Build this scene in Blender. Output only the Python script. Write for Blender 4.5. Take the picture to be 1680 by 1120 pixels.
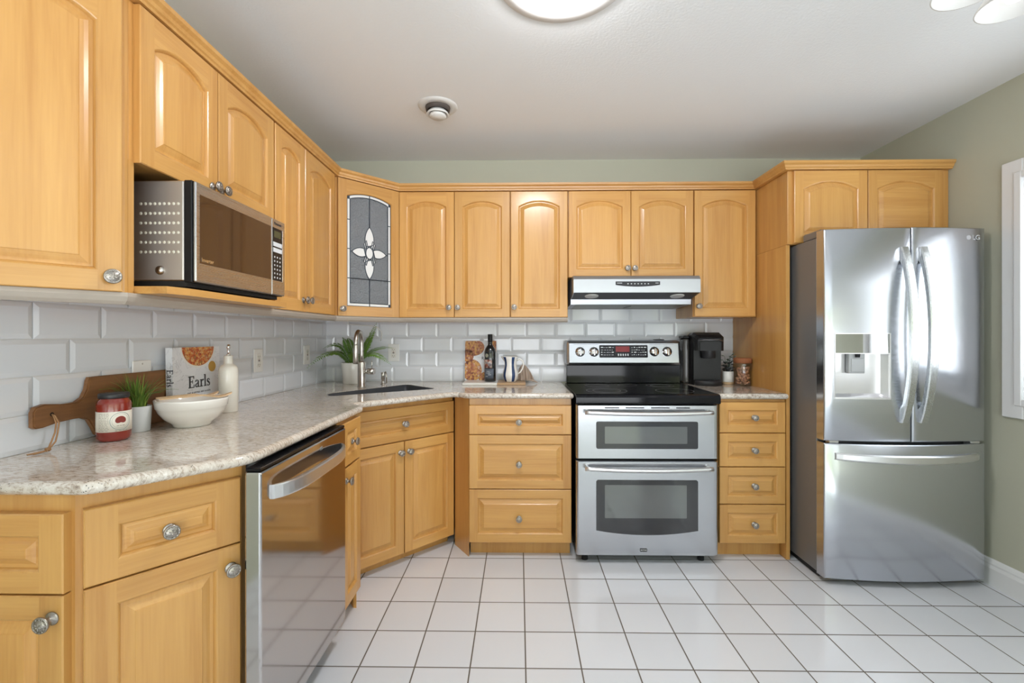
import bpy, bmesh, math, random
from mathutils import Vector, Matrix
PI = math.pi
random.seed(4)
SC = bpy.context.scene
COL = SC.collection
for _o in list(bpy.data.objects):
    bpy.data.objects.remove(_o)

# ------------------------------------------------------------------ camera
EYE = 1.2305
cam_d = bpy.data.cameras.new('camera')
cam_d.sensor_fit = 'HORIZONTAL'; cam_d.sensor_width = 36.0
cam_d.lens = 741.375 * 36 / 1680
cam_d.shift_x = 0.0; cam_d.shift_y = -(560 - 550.6) / 1680
cam_d.clip_start = 0.05
cam = bpy.data.objects.new('camera', cam_d); COL.objects.link(cam)
cam.location = (0, 0, EYE)
cam.rotation_euler = (PI / 2, 0.0007, 0.0152)
SC.camera = cam

# ------------------------------------------------------------------ view and light
SC.view_settings.view_transform = 'Standard'
SC.view_settings.look = 'None'
SC.view_settings.gamma = 1.0
SC.view_settings.use_curve_mapping = False
SC.view_settings.exposure = 0.64
SC.cycles.max_bounces = 8
SC.cycles.diffuse_bounces = 5
SC.cycles.glossy_bounces = 4
SC.cycles.transmission_bounces = 6
SC.cycles.caustics_reflective = False
SC.cycles.caustics_refractive = False

world = bpy.data.worlds.new('daylight'); SC.world = world; world.use_nodes = True
wn = world.node_tree.nodes; wl = world.node_tree.links
bg = wn['Background']
wtc = wn.new('ShaderNodeTexCoord'); wsep = wn.new('ShaderNodeSeparateXYZ')
wl.new(wtc.outputs['Generated'], wsep.inputs[0])
# garden beyond the windows: pale ground glow added to throw light up at the ceiling, a belt of foliage with bright gaps, pale sky
wmp = wn.new('ShaderNodeMapping'); wmp.inputs['Scale'].default_value = (9.0, 9.0, 1.6); wl.new(wtc.outputs['Generated'], wmp.inputs[0])
wnz = wn.new('ShaderNodeTexNoise'); wnz.inputs['Scale'].default_value = 1.0; wnz.inputs['Detail'].default_value = 3.0; wl.new(wmp.outputs[0], wnz.inputs['Vector'])
wfo = wn.new('ShaderNodeValToRGB'); wl.new(wnz.outputs['Fac'], wfo.inputs[0])
el = wfo.color_ramp.elements; el[0].position = 0.38; el[0].color = (0.10, 0.13, 0.07, 1); el[1].position = 0.62; el[1].color = (0.95, 0.98, 0.95, 1)
for p_, c_ in ((0.46, (0.30, 0.36, 0.20, 1)), (0.54, (0.72, 0.78, 0.50, 1))):
    e_ = el.new(p_); e_.color = c_
wr = wn.new('ShaderNodeValToRGB'); wl.new(wsep.outputs['Z'], wr.inputs[0])
el = wr.color_ramp.elements; el[0].position = 0.0; el[0].color = (1.55, 1.60, 1.65, 1); el[1].position = 1.0; el[1].color = (0.60, 0.77, 1.0, 1)
e_ = el.new(0.30); e_.color = (0.84, 0.93, 1.0, 1)
wbl = wn.new('ShaderNodeValToRGB'); wl.new(wsep.outputs['Z'], wbl.inputs[0])       # where the belt of foliage stands
el = wbl.color_ramp.elements; el[0].position = 0.0; el[0].color = (0, 0, 0, 1); el[1].position = 0.42; el[1].color = (0, 0, 0, 1)
for p_ in (0.02, 0.20):
    e_ = el.new(p_); e_.color = (1, 1, 1, 1)
wmx = wn.new('ShaderNodeMix'); wmx.data_type = 'RGBA'; wl.new(wbl.outputs[0], wmx.inputs[0]); wl.new(wr.outputs[0], wmx.inputs[6]); wl.new(wfo.outputs[0], wmx.inputs[7])
wl.new(wmx.outputs[2], bg.inputs[0]); bg.inputs[1].default_value = 3.2

def area(name, loc, rot, sx, sy, power, col):
    d = bpy.data.lights.new(name, 'AREA'); d.shape = 'RECTANGLE'; d.size = sx; d.size_y = sy
    d.energy = power; d.color = col
    o = bpy.data.objects.new(name, d); COL.objects.link(o); o.location = loc; o.rotation_euler = rot
    return o
# portals at the openings guide the daylight into the room
for p_ in (area('patio_portal', (0.50, -2.99, 1.10), (PI / 2, 0, 0), 3.3, 2.2, 1, (1, 1, 1)), area('window_portal', (2.45, 1.5675, 1.446), (PI / 2, 0, PI / 2), 1.095, 1.022, 1, (1, 1, 1)), area('dining_portal', (2.45, -1.3, 1.40), (PI / 2, 0, PI / 2), 1.8, 1.3, 1, (1, 1, 1))):
    p_.data.cycles.is_portal = True

# ------------------------------------------------------------------ helpers
def R(d): return math.radians(d)

class MB:
    """collects shapes into one mesh; every face carries a material slot"""
    def __init__(s): s.v = []; s.f = []; s.m = []; s.s = []
    def add(s, vs, fs, m=0, smooth=False, M=None):
        b = len(s.v)
        for p in vs:
            p = Vector(p)
            if M is not None: p = M @ p
            s.v.append(p)
        for f in fs:
            s.f.append([b + i for i in f]); s.m.append(m); s.s.append(smooth)
    def bm(s, bm_, m=0, smooth=False, M=None):
        bm_.verts.index_update()
        s.add([v.co.copy() for v in bm_.verts], [[v.index for v in f.verts] for f in bm_.faces], m, smooth, M)
        bm_.free()
    def box(s, a, b, m=0, bev=0.0, seg=1, M=None, smooth=False):
        t = bmesh.new()
        bmesh.ops.create_cube(t, size=1)
        c = [(a[i] + b[i]) / 2 for i in range(3)]; d = [abs(b[i] - a[i]) for i in range(3)]
        for v in t.verts: v.co = Vector([c[i] + v.co[i] * d[i] for i in range(3)])
        if bev > 0:
            bmesh.ops.bevel(t, geom=list(t.edges), offset=min(bev, min(d) * 0.49), segments=seg, affect='EDGES', profile=0.5)
        s.bm(t, m, smooth, M)
    def prism(s, poly, z0, z1, m=0, M=None, smooth=False):
        n = len(poly)
        vs = [(p[0], p[1], z0) for p in poly] + [(p[0], p[1], z1) for p in poly]
        a = sum(poly[i][0] * poly[(i + 1) % n][1] - poly[(i + 1) % n][0] * poly[i][1] for i in range(n))
        fs = [list(range(n - 1, -1, -1)), list(range(n, 2 * n))] + [[i, (i + 1) % n, n + (i + 1) % n, n + i] for i in range(n)]
        if a < 0: fs = [f[::-1] for f in fs]
        s.add(vs, fs[:2], m, False, M); s.add(vs, fs[2:], m, smooth, M)
    def lathe(s, prof, seg=24, m=0, M=None, smooth=True, cap0=False, cap1=False):
        vs = []; fs = []
        k = len(prof)
        for i in range(seg):
            a = 2 * PI * i / seg
            for r, z in prof: vs.append((r * math.cos(a), r * math.sin(a), z))
        for i in range(seg):
            j = (i + 1) % seg
            for q in range(k - 1):
                fs.append([i * k + q, j * k + q, j * k + q + 1, i * k + q + 1])
        s.add(vs, fs, m, smooth, M)
        if cap0: s.add([vs[i * k] for i in range(seg)], [list(range(seg))[::-1]], m, False, M)
        if cap1: s.add([vs[i * k + k - 1] for i in range(seg)], [list(range(seg))], m, False, M)
    def cyl(s, r, z0, z1, m=0, seg=24, M=None, bev=0.0):
        if bev: pr = [(0.0001, z0), (r - bev, z0), (r, z0 + bev), (r, z1 - bev), (r - bev, z1), (0.0001, z1)]
        else: pr = [(0.0001, z0), (r, z0), (r, z0 + 1e-5), (r, z1 - 1e-5), (r, z1), (0.0001, z1)]
        s.lathe(pr, seg, m, M, smooth=(bev == 0 and False) or True)
    def tube(s, pts, r, seg=10, m=0, M=None, sq=None, caps=True):
        """sq=(w,h): flattened section"""
        pts = [Vector(p) for p in pts]; n = len(pts)
        rr = r if isinstance(r, (list, tuple)) else [r] * n
        vs = []; fs = []
        t0 = (pts[1] - pts[0]).normalized()
        up = Vector((0, 0, 1)) if abs(t0.z) < 0.9 else Vector((1, 0, 0))
        u = t0.cross(up).normalized()
        for i, p in enumerate(pts):
            t = (pts[min(i + 1, n - 1)] - pts[max(i - 1, 0)]).normalized()
            u = (u - t * u.dot(t)).normalized(); w = t.cross(u)
            for q in range(seg):
                a = 2 * PI * q / seg
                vs.append(p + (u * math.cos(a) * (sq[0] if sq else 1) + w * math.sin(a) * (sq[1] if sq else 1)) * rr[i])
        for i in range(n - 1):
            for q in range(seg):
                q2 = (q + 1) % seg
                fs.append([i * seg + q, i * seg + q2, (i + 1) * seg + q2, (i + 1) * seg + q])
        s.add(vs, fs, m, True, M)
        if caps:
            s.add(vs[:seg], [list(range(seg))[::-1]], m, False, M)
            s.add(vs[-seg:], [list(range(seg))], m, False, M)
    def sweep(s, secs, m=0, M=None, smooth=False, closed_ends=True):
        """secs: list of equally long closed sections"""
        k = len(secs[0]); vs = [p for q in secs for p in q]; fs = []
        for i in range(len(secs) - 1):
            for a in range(k):
                b = (a + 1) % k
                fs.append([i * k + a, i * k + b, (i + 1) * k + b, (i + 1) * k + a])
        s.add(vs, fs, m, smooth, M)
        if closed_ends:
            s.add(secs[0], [list(range(k))[::-1]], m, False, M)
            s.add(secs[-1], [list(range(k))], m, False, M)
    def build(s, name, mats, parent=None, loc=None, rz=None, fix=True):
        me = bpy.data.meshes.new(name)
        me.from_pydata([tuple(p) for p in s.v], [], s.f)
        if not isinstance(mats, (list, tuple)): mats = [mats]
        for q in mats: me.materials.append(q)
        me.polygons.foreach_set('material_index', s.m)
        me.polygons.foreach_set('use_smooth', s.s)
        if fix:
            t = bmesh.new(); t.from_mesh(me)
            bmesh.ops.remove_doubles(t, verts=t.verts, dist=1e-6)
            bmesh.ops.recalc_face_normals(t, faces=t.faces)
            t.to_mesh(me); t.free()
        me.update()
        return link(name, me, parent, loc, rz)

def link(name, me, parent=None, loc=None, rz=None):
    o = bpy.data.objects.new(name, me); COL.objects.link(o)
    if parent is not None: o.parent = parent
    if loc is not None: o.location = loc
    if rz is not None: o.rotation_euler = (0, 0, rz)
    return o

def tag(o, label, cat, group=None):
    o['label'] = label; o['category'] = cat
    if group: o['group'] = group
    return o
def thing(name, label, cat, loc=(0, 0, 0), rz=0.0, group=None):
    o = bpy.data.objects.new(name, None); COL.objects.link(o)
    o.empty_display_size = 0.05; o.location = loc; o.rotation_euler = (0, 0, rz)
    return tag(o, label, cat, group)
def struct(o, label=None):
    o['kind'] = 'structure'
    if label: o['label'] = label
    return o

def copy_tree(o, parent=None):
    c = o.copy(); COL.objects.link(c)
    if parent is not None: c.parent = parent
    for ch in list(o.children): copy_tree(ch, c)
    return c

def text_mesh(body, size, bold=0.0, extrude=0.0004, align='CENTER'):
    d = bpy.data.curves.new('lettering', 'FONT'); d.body = body; d.size = size; d.align_x = align; d.align_y = 'CENTER'
    d.extrude = extrude; d.offset = bold
    o = bpy.data.objects.new('lettering', d); COL.objects.link(o)
    bpy.context.view_layer.update()
    me = bpy.data.meshes.new_from_object(o.evaluated_get(bpy.context.evaluated_depsgraph_get()))
    bpy.data.objects.remove(o); bpy.data.curves.remove(d)
    return me
def text(name, body, size, mat, parent, loc, rot=(PI / 2, 0, 0), bold=0.0, sx=1.0):
    me = text_mesh(body, size, bold); me.name = name
    me.materials.clear(); me.materials.append(mat)
    M = Matrix.Translation(loc) @ Matrix.Rotation(rot[2], 4, 'Z') @ Matrix.Rotation(rot[1], 4, 'Y') @ Matrix.Rotation(rot[0], 4, 'X') @ Matrix.Diagonal((sx, 1, 1, 1))
    me.transform(M)
    return link(name, me, parent)

def arc_pts(cx, cy, r, a0, a1, n):
    return [(cx + r * math.cos(a0 + (a1 - a0) * i / n), cy + r * math.sin(a0 + (a1 - a0) * i / n)) for i in range(n + 1)]
def rrect(x0, z0, x1, z1, r, n=5):
    p = []
    for cx, cz, a in ((x1 - r, z0 + r, -PI / 2), (x1 - r, z1 - r, 0), (x0 + r, z1 - r, PI / 2), (x0 + r, z0 + r, PI)):
        p += arc_pts(cx, cz, r, a, a + PI / 2, n)
    return p
MXZ = Matrix(((1, 0, 0, 0), (0, 0, -1, 0), (0, 1, 0, 0), (0, 0, 0, 1)))   # (x, z, out) -> front facing -y
def plate(mb, poly, y, d, m=0):
    """flat plate in the xz plane, its front at local y, thickness d going back"""
    mb.prism(poly, -y - d, -y, m, M=MXZ)

# ------------------------------------------------------------------ materials
def mat_new(name):
    m = bpy.data.materials.new(name); m.use_nodes = True
    nt = m.node_tree; return m, nt, nt.nodes['Principled BSDF']
def N(nt, t, **kw):
    n = nt.nodes.new(t)
    for k, v in kw.items():
        if k.startswith('i_'):
            key = k[2:]
            n.inputs[int(key) if key.isdigit() else key].default_value = v
        else: setattr(n, k, v)
    return n
def ramp(nt, stops, src):
    r = nt.nodes.new('ShaderNodeValToRGB'); e = r.color_ramp.elements
    while len(e) < len(stops): e.new(0.5)
    for q, (p, c) in zip(e, stops): q.position = p; q.color = c if len(c) == 4 else (*c, 1)
    nt.links.new(src, r.inputs[0]); return r
def plain(name, col, rough=0.5, metal=0.0, coat=0.0, spec=0.5, trans=0.0, emis=None, estr=0.0, bump=None, alpha=1.0, ior=1.45):
    m, nt, b = mat_new(name)
    b.inputs['Base Color'].default_value = (*col, 1); b.inputs['Roughness'].default_value = rough
    b.inputs['Metallic'].default_value = metal; b.inputs['Coat Weight'].default_value = coat
    b.inputs['Coat Roughness'].default_value = 0.08
    b.inputs['Specular IOR Level'].default_value = spec
    b.inputs['Transmission Weight'].default_value = trans; b.inputs['IOR'].default_value = ior
    if emis: b.inputs['Emission Color'].default_value = (*emis, 1); b.inputs['Emission Strength'].default_value = estr
    # a faint procedural variation so nothing is perfectly uniform
    tc = N(nt, 'ShaderNodeTexCoord'); no = N(nt, 'ShaderNodeTexNoise', i_Scale=bump[0] if bump else 60.0, i_Detail=3.0)
    nt.links.new(tc.outputs['Object'], no.inputs['Vector'])
    if bump:
        bu = N(nt, 'ShaderNodeBump', i_Strength=bump[1], i_Distance=bump[2] if len(bump) > 2 else 0.002)
        nt.links.new(no.outputs['Fac'], bu.inputs['Height']); nt.links.new(bu.outputs[0], b.inputs['Normal'])
    else:
        mr = N(nt, 'ShaderNodeMapRange', i_3=max(0.0, rough - 0.02), i_4=rough + 0.02)
        nt.links.new(no.outputs['Fac'], mr.inputs[0]); nt.links.new(mr.outputs[0], b.inputs['Roughness'])
    return m

def wood(name, axis, light, dark, rough=0.30, coat=0.25, sc=1.0):
    m, nt, b = mat_new(name)
    tc = N(nt, 'ShaderNodeTexCoord'); oi = N(nt, 'ShaderNodeObjectInfo')
    add = N(nt, 'ShaderNodeVectorMath', operation='MULTIPLY_ADD')
    nt.links.new(oi.outputs['Random'], add.inputs[0]); add.inputs[1].default_value = (7.3, 5.1, 9.7)
    nt.links.new(tc.outputs['Object'], add.inputs[2])
    mp = N(nt, 'ShaderNodeMapping'); s = [14 * sc] * 3; s[axis] = 0.9 * sc
    mp.inputs['Scale'].default_value = s
    nt.links.new(add.outputs[0], mp.inputs[0])
    n1 = N(nt, 'ShaderNodeTexNoise', i_Scale=1.0, i_Detail=4.0, i_Roughness=0.55, i_Distortion=0.7)
    nt.links.new(mp.outputs[0], n1.inputs['Vector'])
    mp2 = N(nt, 'ShaderNodeMapping'); s2 = [160 * sc] * 3; s2[axis] = 6 * sc
    mp2.inputs['Scale'].default_value = s2; nt.links.new(add.outputs[0], mp2.inputs[0])
    n2 = N(nt, 'ShaderNodeTexNoise', i_Scale=1.0, i_Detail=3.0)
    nt.links.new(mp2.outputs[0], n2.inputs['Vector'])
    mix = N(nt, 'ShaderNodeMix', data_type='FLOAT'); mix.inputs[0].default_value = 0.28
    nt.links.new(n1.outputs['Fac'], mix.inputs[2]); nt.links.new(n2.outputs['Fac'], mix.inputs[3])
    r = ramp(nt, [(0.30, dark), (0.50, tuple((a * 0.6 + c * 0.4) for a, c in zip(light, dark))), (0.68, light)], mix.outputs[0])
    hs = N(nt, 'ShaderNodeHueSaturation')
    mr = N(nt, 'ShaderNodeMapRange', i_3=0.93, i_4=1.06); nt.links.new(oi.outputs['Random'], mr.inputs[0])
    nt.links.new(mr.outputs[0], hs.inputs['Value']); nt.links.new(r.outputs[0], hs.inputs['Color'])
    nt.links.new(hs.outputs[0], b.inputs['Base Color'])
    b.inputs['Roughness'].default_value = rough; b.inputs['Coat Weight'].default_value = coat; b.inputs['Coat Roughness'].default_value = 0.15
    bu = N(nt, 'ShaderNodeBump', i_Strength=0.04, i_Distance=0.001)
    nt.links.new(n2.outputs['Fac'], bu.inputs['Height']); nt.links.new(bu.outputs[0], b.inputs['Normal'])
    return m

ML = (0.63, 0.345, 0.104); MD = (0.475, 0.222, 0.054)
WV = wood('maple_vertical_grain', 2, ML, MD)
WH = wood('maple_horizontal_grain', 0, ML, MD)
WDK = wood('walnut', 1, (0.26, 0.120, 0.045), (0.13, 0.054, 0.019), rough=0.45, coat=0.0)
WPALE = wood('pale_beech', 1, (0.66, 0.46, 0.27), (0.54, 0.35, 0.19), rough=0.5, coat=0.0, sc=2)
WBRD = wood('acacia', 0, (0.55, 0.37, 0.22), (0.40, 0.25, 0.13), rough=0.45, coat=0.0, sc=2)
CORK = plain('dark_cork', (0.27, 0.095, 0.035), 0.7, bump=(220, 0.5))

def steel(name, col=(0.60, 0.60, 0.61), rough=0.24, axis=0, amt=0.10):
    m, nt, b = mat_new(name)
    tc = N(nt, 'ShaderNodeTexCoord'); mp = N(nt, 'ShaderNodeMapping'); s = [900.0] * 3; s[axis] = 6.0
    mp.inputs['Scale'].default_value = s; nt.links.new(tc.outputs['Object'], mp.inputs[0])
    n = N(nt, 'ShaderNodeTexNoise', i_Scale=1.0, i_Detail=2.0); nt.links.new(mp.outputs[0], n.inputs['Vector'])
    mr = N(nt, 'ShaderNodeMapRange', i_3=rough - amt * 0.5, i_4=rough + amt * 0.5); nt.links.new(n.outputs['Fac'], mr.inputs[0])
    nt.links.new(mr.outputs[0], b.inputs['Roughness'])
    b.inputs['Base Color'].default_value = (*col, 1); b.inputs['Metallic'].default_value = 1.0
    b.inputs['Anisotropic'].default_value = 0.6
    bu = N(nt, 'ShaderNodeBump', i_Strength=0.02, i_Distance=0.0005)
    nt.links.new(n.outputs['Fac'], bu.inputs['Height']); nt.links.new(bu.outputs[0], b.inputs['Normal'])
    return m
ST = steel('brushed_stainless', (0.49, 0.50, 0.53))
STF = steel('fridge_stainless', (0.57, 0.59, 0.635), 0.22)
STD = steel('dishwasher_stainless', (0.53, 0.51, 0.50), 0.08, amt=0.03)
STM = steel('microwave_stainless', (0.45, 0.44, 0.45), 0.28)
STL = steel('light_stainless', (0.74, 0.74, 0.75), 0.30)
STG = plain('grey_painted_steel', (0.22, 0.22, 0.225), 0.38, 0.5)
NICK = plain('brushed_nickel', (0.56, 0.53, 0.49), 0.28, 1.0)
KNOB = plain('antique_nickel', (0.36, 0.33, 0.30), 0.30, 1.0, bump=(420, 0.35, 0.002))
CHROME = plain('chrome', (0.75, 0.75, 0.76), 0.10, 1.0)
BLKG = plain('black_glass', (0.006, 0.006, 0.008), 0.07, spec=0.28)
BLKP = plain('black_plastic', (0.010, 0.010, 0.011), 0.34, spec=0.28)
DARKP = plain('dark_grey_plastic', (0.025, 0.025, 0.028), 0.4, spec=0.35)
SMOKE = plain('smoky_plastic', (0.06, 0.056, 0.052), 0.12, spec=0.45)
GREYP = plain('grey_plastic', (0.38, 0.39, 0.40), 0.35, 0.3)
GREYLINE = plain('grey_ring_print', (0.16, 0.16, 0.17), 0.3)
WHITEP = plain('white_plastic', (0.80, 0.80, 0.79), 0.35)
PRINT = plain('pale_print', (0.62, 0.64, 0.66), 0.5)
PRINTD = plain('dark_print', (0.03, 0.03, 0.035), 0.5)
REDLED = plain('dim_red_display', (0.10, 0.008, 0.010), 0.2, emis=(0.6, 0.03, 0.03), estr=0.12)
GREENLED = plain('dim_green_display', (0.05, 0.06, 0.03), 0.2)
CERW = plain('white_ceramic', (0.80, 0.78, 0.74), 0.16, coat=0.3)
CERC = plain('cream_ceramic', (0.74, 0.71, 0.64), 0.22, coat=0.3, bump=(900, 0.06, 0.001))
CONC = plain('pale_grey_concrete', (0.56, 0.57, 0.57), 0.7, bump=(120, 0.15))
NAVY = plain('navy_glaze', (0.020, 0.045, 0.13), 0.2, coat=0.3)
MARB = plain('white_marble', (0.80, 0.79, 0.77), 0.25)
RUB = plain('black_rubber', (0.015, 0.015, 0.015), 0.7)
SINKM = plain('dark_composite', (0.045, 0.05, 0.06), 0.42, bump=(500, 0.1))
TRIMW = plain('white_trim_paint', (0.80, 0.81, 0.82), 0.35)
GROUT = plain('pale_grout', (0.66, 0.66, 0.66), 0.8)
TILEW = plain('white_glazed_tile', (0.685, 0.71, 0.755), 0.10, coat=0.35, bump=(9, 0.05, 0.004))
RAILG = plain('greige_rail_paint', (0.40, 0.345, 0.29), 0.4)
LEATH = plain('tan_leather', (0.34, 0.18, 0.08), 0.6)
TOWEL = plain('taupe_linen', (0.42, 0.33, 0.27), 0.95, bump=(600, 0.6))
GLASS = plain('clear_glass', (0.96, 0.97, 0.97), 0.02, trans=1.0, ior=1.45)
m, nt, b = mat_new('window_glass'); WGLASS = m
tb_ = N(nt, 'ShaderNodeBsdfTransparent'); gb_ = N(nt, 'ShaderNodeBsdfGlossy', i_Roughness=0.02); mxs = N(nt, 'ShaderNodeMixShader'); mxs.inputs[0].default_value = 0.07
nt.links.new(tb_.outputs[0], mxs.inputs[1]); nt.links.new(gb_.outputs[0], mxs.inputs[2]); nt.links.new(mxs.outputs[0], nt.nodes['Material Output'].inputs[0])
m, nt, b = mat_new('sheer_fabric'); SHEER = m
tb_ = N(nt, 'ShaderNodeBsdfTransparent'); tl_ = N(nt, 'ShaderNodeBsdfTranslucent'); tl_.inputs[0].default_value = (0.9, 0.9, 0.9, 1); df_ = N(nt, 'ShaderNodeBsdfDiffuse'); df_.inputs[0].default_value = (0.85, 0.85, 0.85, 1)
m1_ = N(nt, 'ShaderNodeMixShader'); m1_.inputs[0].default_value = 0.35; m2_ = N(nt, 'ShaderNodeMixShader'); m2_.inputs[0].default_value = 0.45
nt.links.new(tl_.outputs[0], m1_.inputs[1]); nt.links.new(df_.outputs[0], m1_.inputs[2]); nt.links.new(m1_.outputs[0], m2_.inputs[1]); nt.links.new(tb_.outputs[0], m2_.inputs[2]); nt.links.new(m2_.outputs[0], nt.nodes['Material Output'].inputs[0])
SOIL = plain('dark_soil', (0.03, 0.022, 0.016), 0.95, bump=(200, 0.8, 0.004))
SAUCE = plain('red_sauce', (0.21, 0.020, 0.011), 0.18, coat=0.6, bump=(90, 0.25, 0.004))
LIDBLK = plain('black_lid', (0.02, 0.02, 0.022), 0.35)
PAPER = plain('cream_paper', (0.74, 0.70, 0.62), 0.6)
PAGES = plain('book_pages', (0.75, 0.72, 0.66), 0.8, bump=(900, 0.3))
GOLD = plain('gold_seal', (0.50, 0.29, 0.05), 0.4)
BEANR = plain('bean_red', (0.20, 0.025, 0.018), 0.5)
LEAD = plain('lead_came', (0.05, 0.065, 0.085), 0.45, 0.5)
OPAL = plain('opal_glass', (0.74, 0.74, 0.73), 0.25)
SHADE = plain('frosted_shade', (0.80, 0.80, 0.78), 0.5, emis=(1.0, 0.98, 0.96), estr=0.03)
LAMPON = plain('lit_diffuser', (0.9, 0.9, 0.9), 0.5, emis=(0.98, 0.985, 1.0), estr=50.0)
BULB = plain('lit_bulb', (0.9, 0.9, 0.9), 0.5, emis=(1.0, 0.98, 0.97), estr=1.5)
VENTW = plain('white_vent_enamel', (0.74, 0.74, 0.72), 0.4)
SEEDS = plain('walnut_pieces', (0.44, 0.22, 0.12), 0.7, bump=(110, 0.8, 0.006))
FERNG = plain('fern_green', (0.17, 0.32, 0.055), 0.5)
FERNB = plain('fern_dark_green', (0.10, 0.21, 0.038), 0.5)
GRASSG = plain('grass_green', (0.11, 0.20, 0.030), 0.45)
GRASSY = plain('yellow_green_blade', (0.26, 0.33, 0.06), 0.45)
DKLEAF = plain('dusky_leaf', (0.030, 0.036, 0.042), 0.5)
GRLEAF = plain('blue_green_leaf', (0.10, 0.16, 0.13), 0.5)
WINEG = plain('dark_bottle_glass', (0.010, 0.012, 0.014), 0.05, coat=0.6)
CERS = plain('orange_flecked_glass', (0.9, 0.9, 0.9), 0.1)

def wall_paint(name, col):
    return plain(name, col, 0.75, bump=(300, 0.08, 0.001))
SAGE = wall_paint('sage_green_paint', (0.50, 0.505, 0.405))
OFFW = wall_paint('off_white_paint', (0.74, 0.74, 0.73))
m, nt, b = mat_new('stippled_ceiling'); CEIL = m
tc = N(nt, 'ShaderNodeTexCoord'); n = N(nt, 'ShaderNodeTexNoise', i_Scale=90.0, i_Detail=4.0)
nt.links.new(tc.outputs['Object'], n.inputs['Vector'])
bu = N(nt, 'ShaderNodeBump', i_Strength=0.25, i_Distance=0.004); nt.links.new(n.outputs['Fac'], bu.inputs['Height'])
nt.links.new(bu.outputs[0], b.inputs['Normal']); b.inputs['Base Color'].default_value = (0.865, 0.89, 0.905, 1); b.inputs['Roughness'].default_value = 0.9

# floor: square glazed tiles with dark grout
TS, GX, GY = 0.2064, 0.0244, 1.6733
m, nt, b = mat_new('glazed_floor_tile'); FLOORM = m
tc = N(nt, 'ShaderNodeTexCoord'); sp = N(nt, 'ShaderNodeSeparateXYZ'); nt.links.new(tc.outputs['Object'], sp.inputs[0])
def mth(op, a, bb=None):
    n = N(nt, 'ShaderNodeMath', operation=op)
    for i, q in enumerate((a, bb)):
        if q is None: continue
        if isinstance(q, (int, float)): n.inputs[i].default_value = q
        else: nt.links.new(q, n.inputs[i])
    return n.outputs[0]
def edge(o, g):
    u = mth('DIVIDE', mth('SUBTRACT', o, g), TS)
    f = mth('SUBTRACT', u, mth('FLOOR', u))
    return mth('MINIMUM', f, mth('SUBTRACT', 1.0, f)), mth('FLOOR', u)
ex, fx = edge(sp.outputs['X'], GX); ey, fy = edge(sp.outputs['Y'], GY)
em = mth('MINIMUM', ex, ey)
r = ramp(nt, [(0.0105, (0, 0, 0)), (0.0150, (1, 1, 1))], em)
cb = N(nt, 'ShaderNodeCombineXYZ'); nt.links.new(fx, cb.inputs[0]); nt.links.new(fy, cb.inputs[1])
wnz = N(nt, 'ShaderNodeTexWhiteNoise'); nt.links.new(cb.outputs[0], wnz.inputs['Vector'])
tcol = ramp(nt, [(0.0, (0.67, 0.685, 0.72)), (1.0, (0.725, 0.738, 0.775))], wnz.outputs['Value'])
mx = N(nt, 'ShaderNodeMix', data_type='RGBA'); nt.links.new(r.outputs[0], mx.inputs[0])
mx.inputs[6].default_value = (0.115, 0.095, 0.075, 1); nt.links.new(tcol.outputs[0], mx.inputs[7])
nt.links.new(mx.outputs[2], b.inputs['Base Color'])
rr = N(nt, 'ShaderNodeMapRange', i_3=0.8, i_4=0.13); nt.links.new(r.outputs[0], rr.inputs[0]); nt.links.new(rr.outputs[0], b.inputs['Roughness'])
r2 = ramp(nt, [(0.006, (0, 0, 0)), (0.03, (1, 1, 1))], em)
nz = N(nt, 'ShaderNodeTexNoise', i_Scale=7.0, i_Detail=2.0); nt.links.new(tc.outputs['Object'], nz.inputs['Vector'])
hsum = mth('ADD', r2.outputs[0], mth('MULTIPLY', nz.outputs['Fac'], 0.5))
bu = N(nt, 'ShaderNodeBump', i_Strength=0.25, i_Distance=0.002); nt.links.new(hsum, bu.inputs['Height']); nt.links.new(bu.outputs[0], b.inputs['Normal'])

# granite
m, nt, b = mat_new('speckled_granite'); GRAN = m
tc = N(nt, 'ShaderNodeTexCoord')
mp = N(nt, 'ShaderNodeMapping'); mp.inputs['Rotation'].default_value = (0, 0, 0.6); mp.inputs['Scale'].default_value = (1.0, 2.6, 1.0)
nt.links.new(tc.outputs['Object'], mp.inputs[0])
n1 = N(nt, 'ShaderNodeTexNoise', i_Scale=55.0, i_Detail=8.0, i_Roughness=0.75, i_Distortion=0.3); nt.links.new(mp.outputs[0], n1.inputs['Vector'])
c1 = ramp(nt, [(0.30, (0.22, 0.165, 0.13)), (0.42, (0.42, 0.35, 0.29)), (0.49, (0.60, 0.545, 0.485)), (0.60, (0.69, 0.655, 0.61)), (0.75, (0.74, 0.71, 0.68))], n1.outputs['Fac'])
n2 = N(nt, 'ShaderNodeTexVoronoi', i_Scale=150.0); nt.links.new(tc.outputs['Object'], n2.inputs['Vector'])
n3 = N(nt, 'ShaderNodeTexNoise', i_Scale=20.0, i_Detail=3.0); nt.links.new(tc.outputs['Object'], n3.inputs['Vector'])
k1 = ramp(nt, [(0.13, (1, 1, 1)), (0.24, (0, 0, 0))], n2.outputs['Distance'])
k2 = ramp(nt, [(0.50, (0, 0, 0)), (0.60, (1, 1, 1))], n3.outputs['Fac'])
km = N(nt, 'ShaderNodeMath', operation='MULTIPLY'); nt.links.new(k1.outputs[0], km.inputs[0]); nt.links.new(k2.outputs[0], km.inputs[1])
mx = N(nt, 'ShaderNodeMix', data_type='RGBA'); nt.links.new(km.outputs[0], mx.inputs[0])
nt.links.new(c1.outputs[0], mx.inputs[6]); mx.inputs[7].default_value = (0.035, 0.03, 0.03, 1)
n4 = N(nt, 'ShaderNodeTexNoise', i_Scale=3.0, i_Detail=3.0); nt.links.new(mp.outputs[0], n4.inputs['Vector'])
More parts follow.
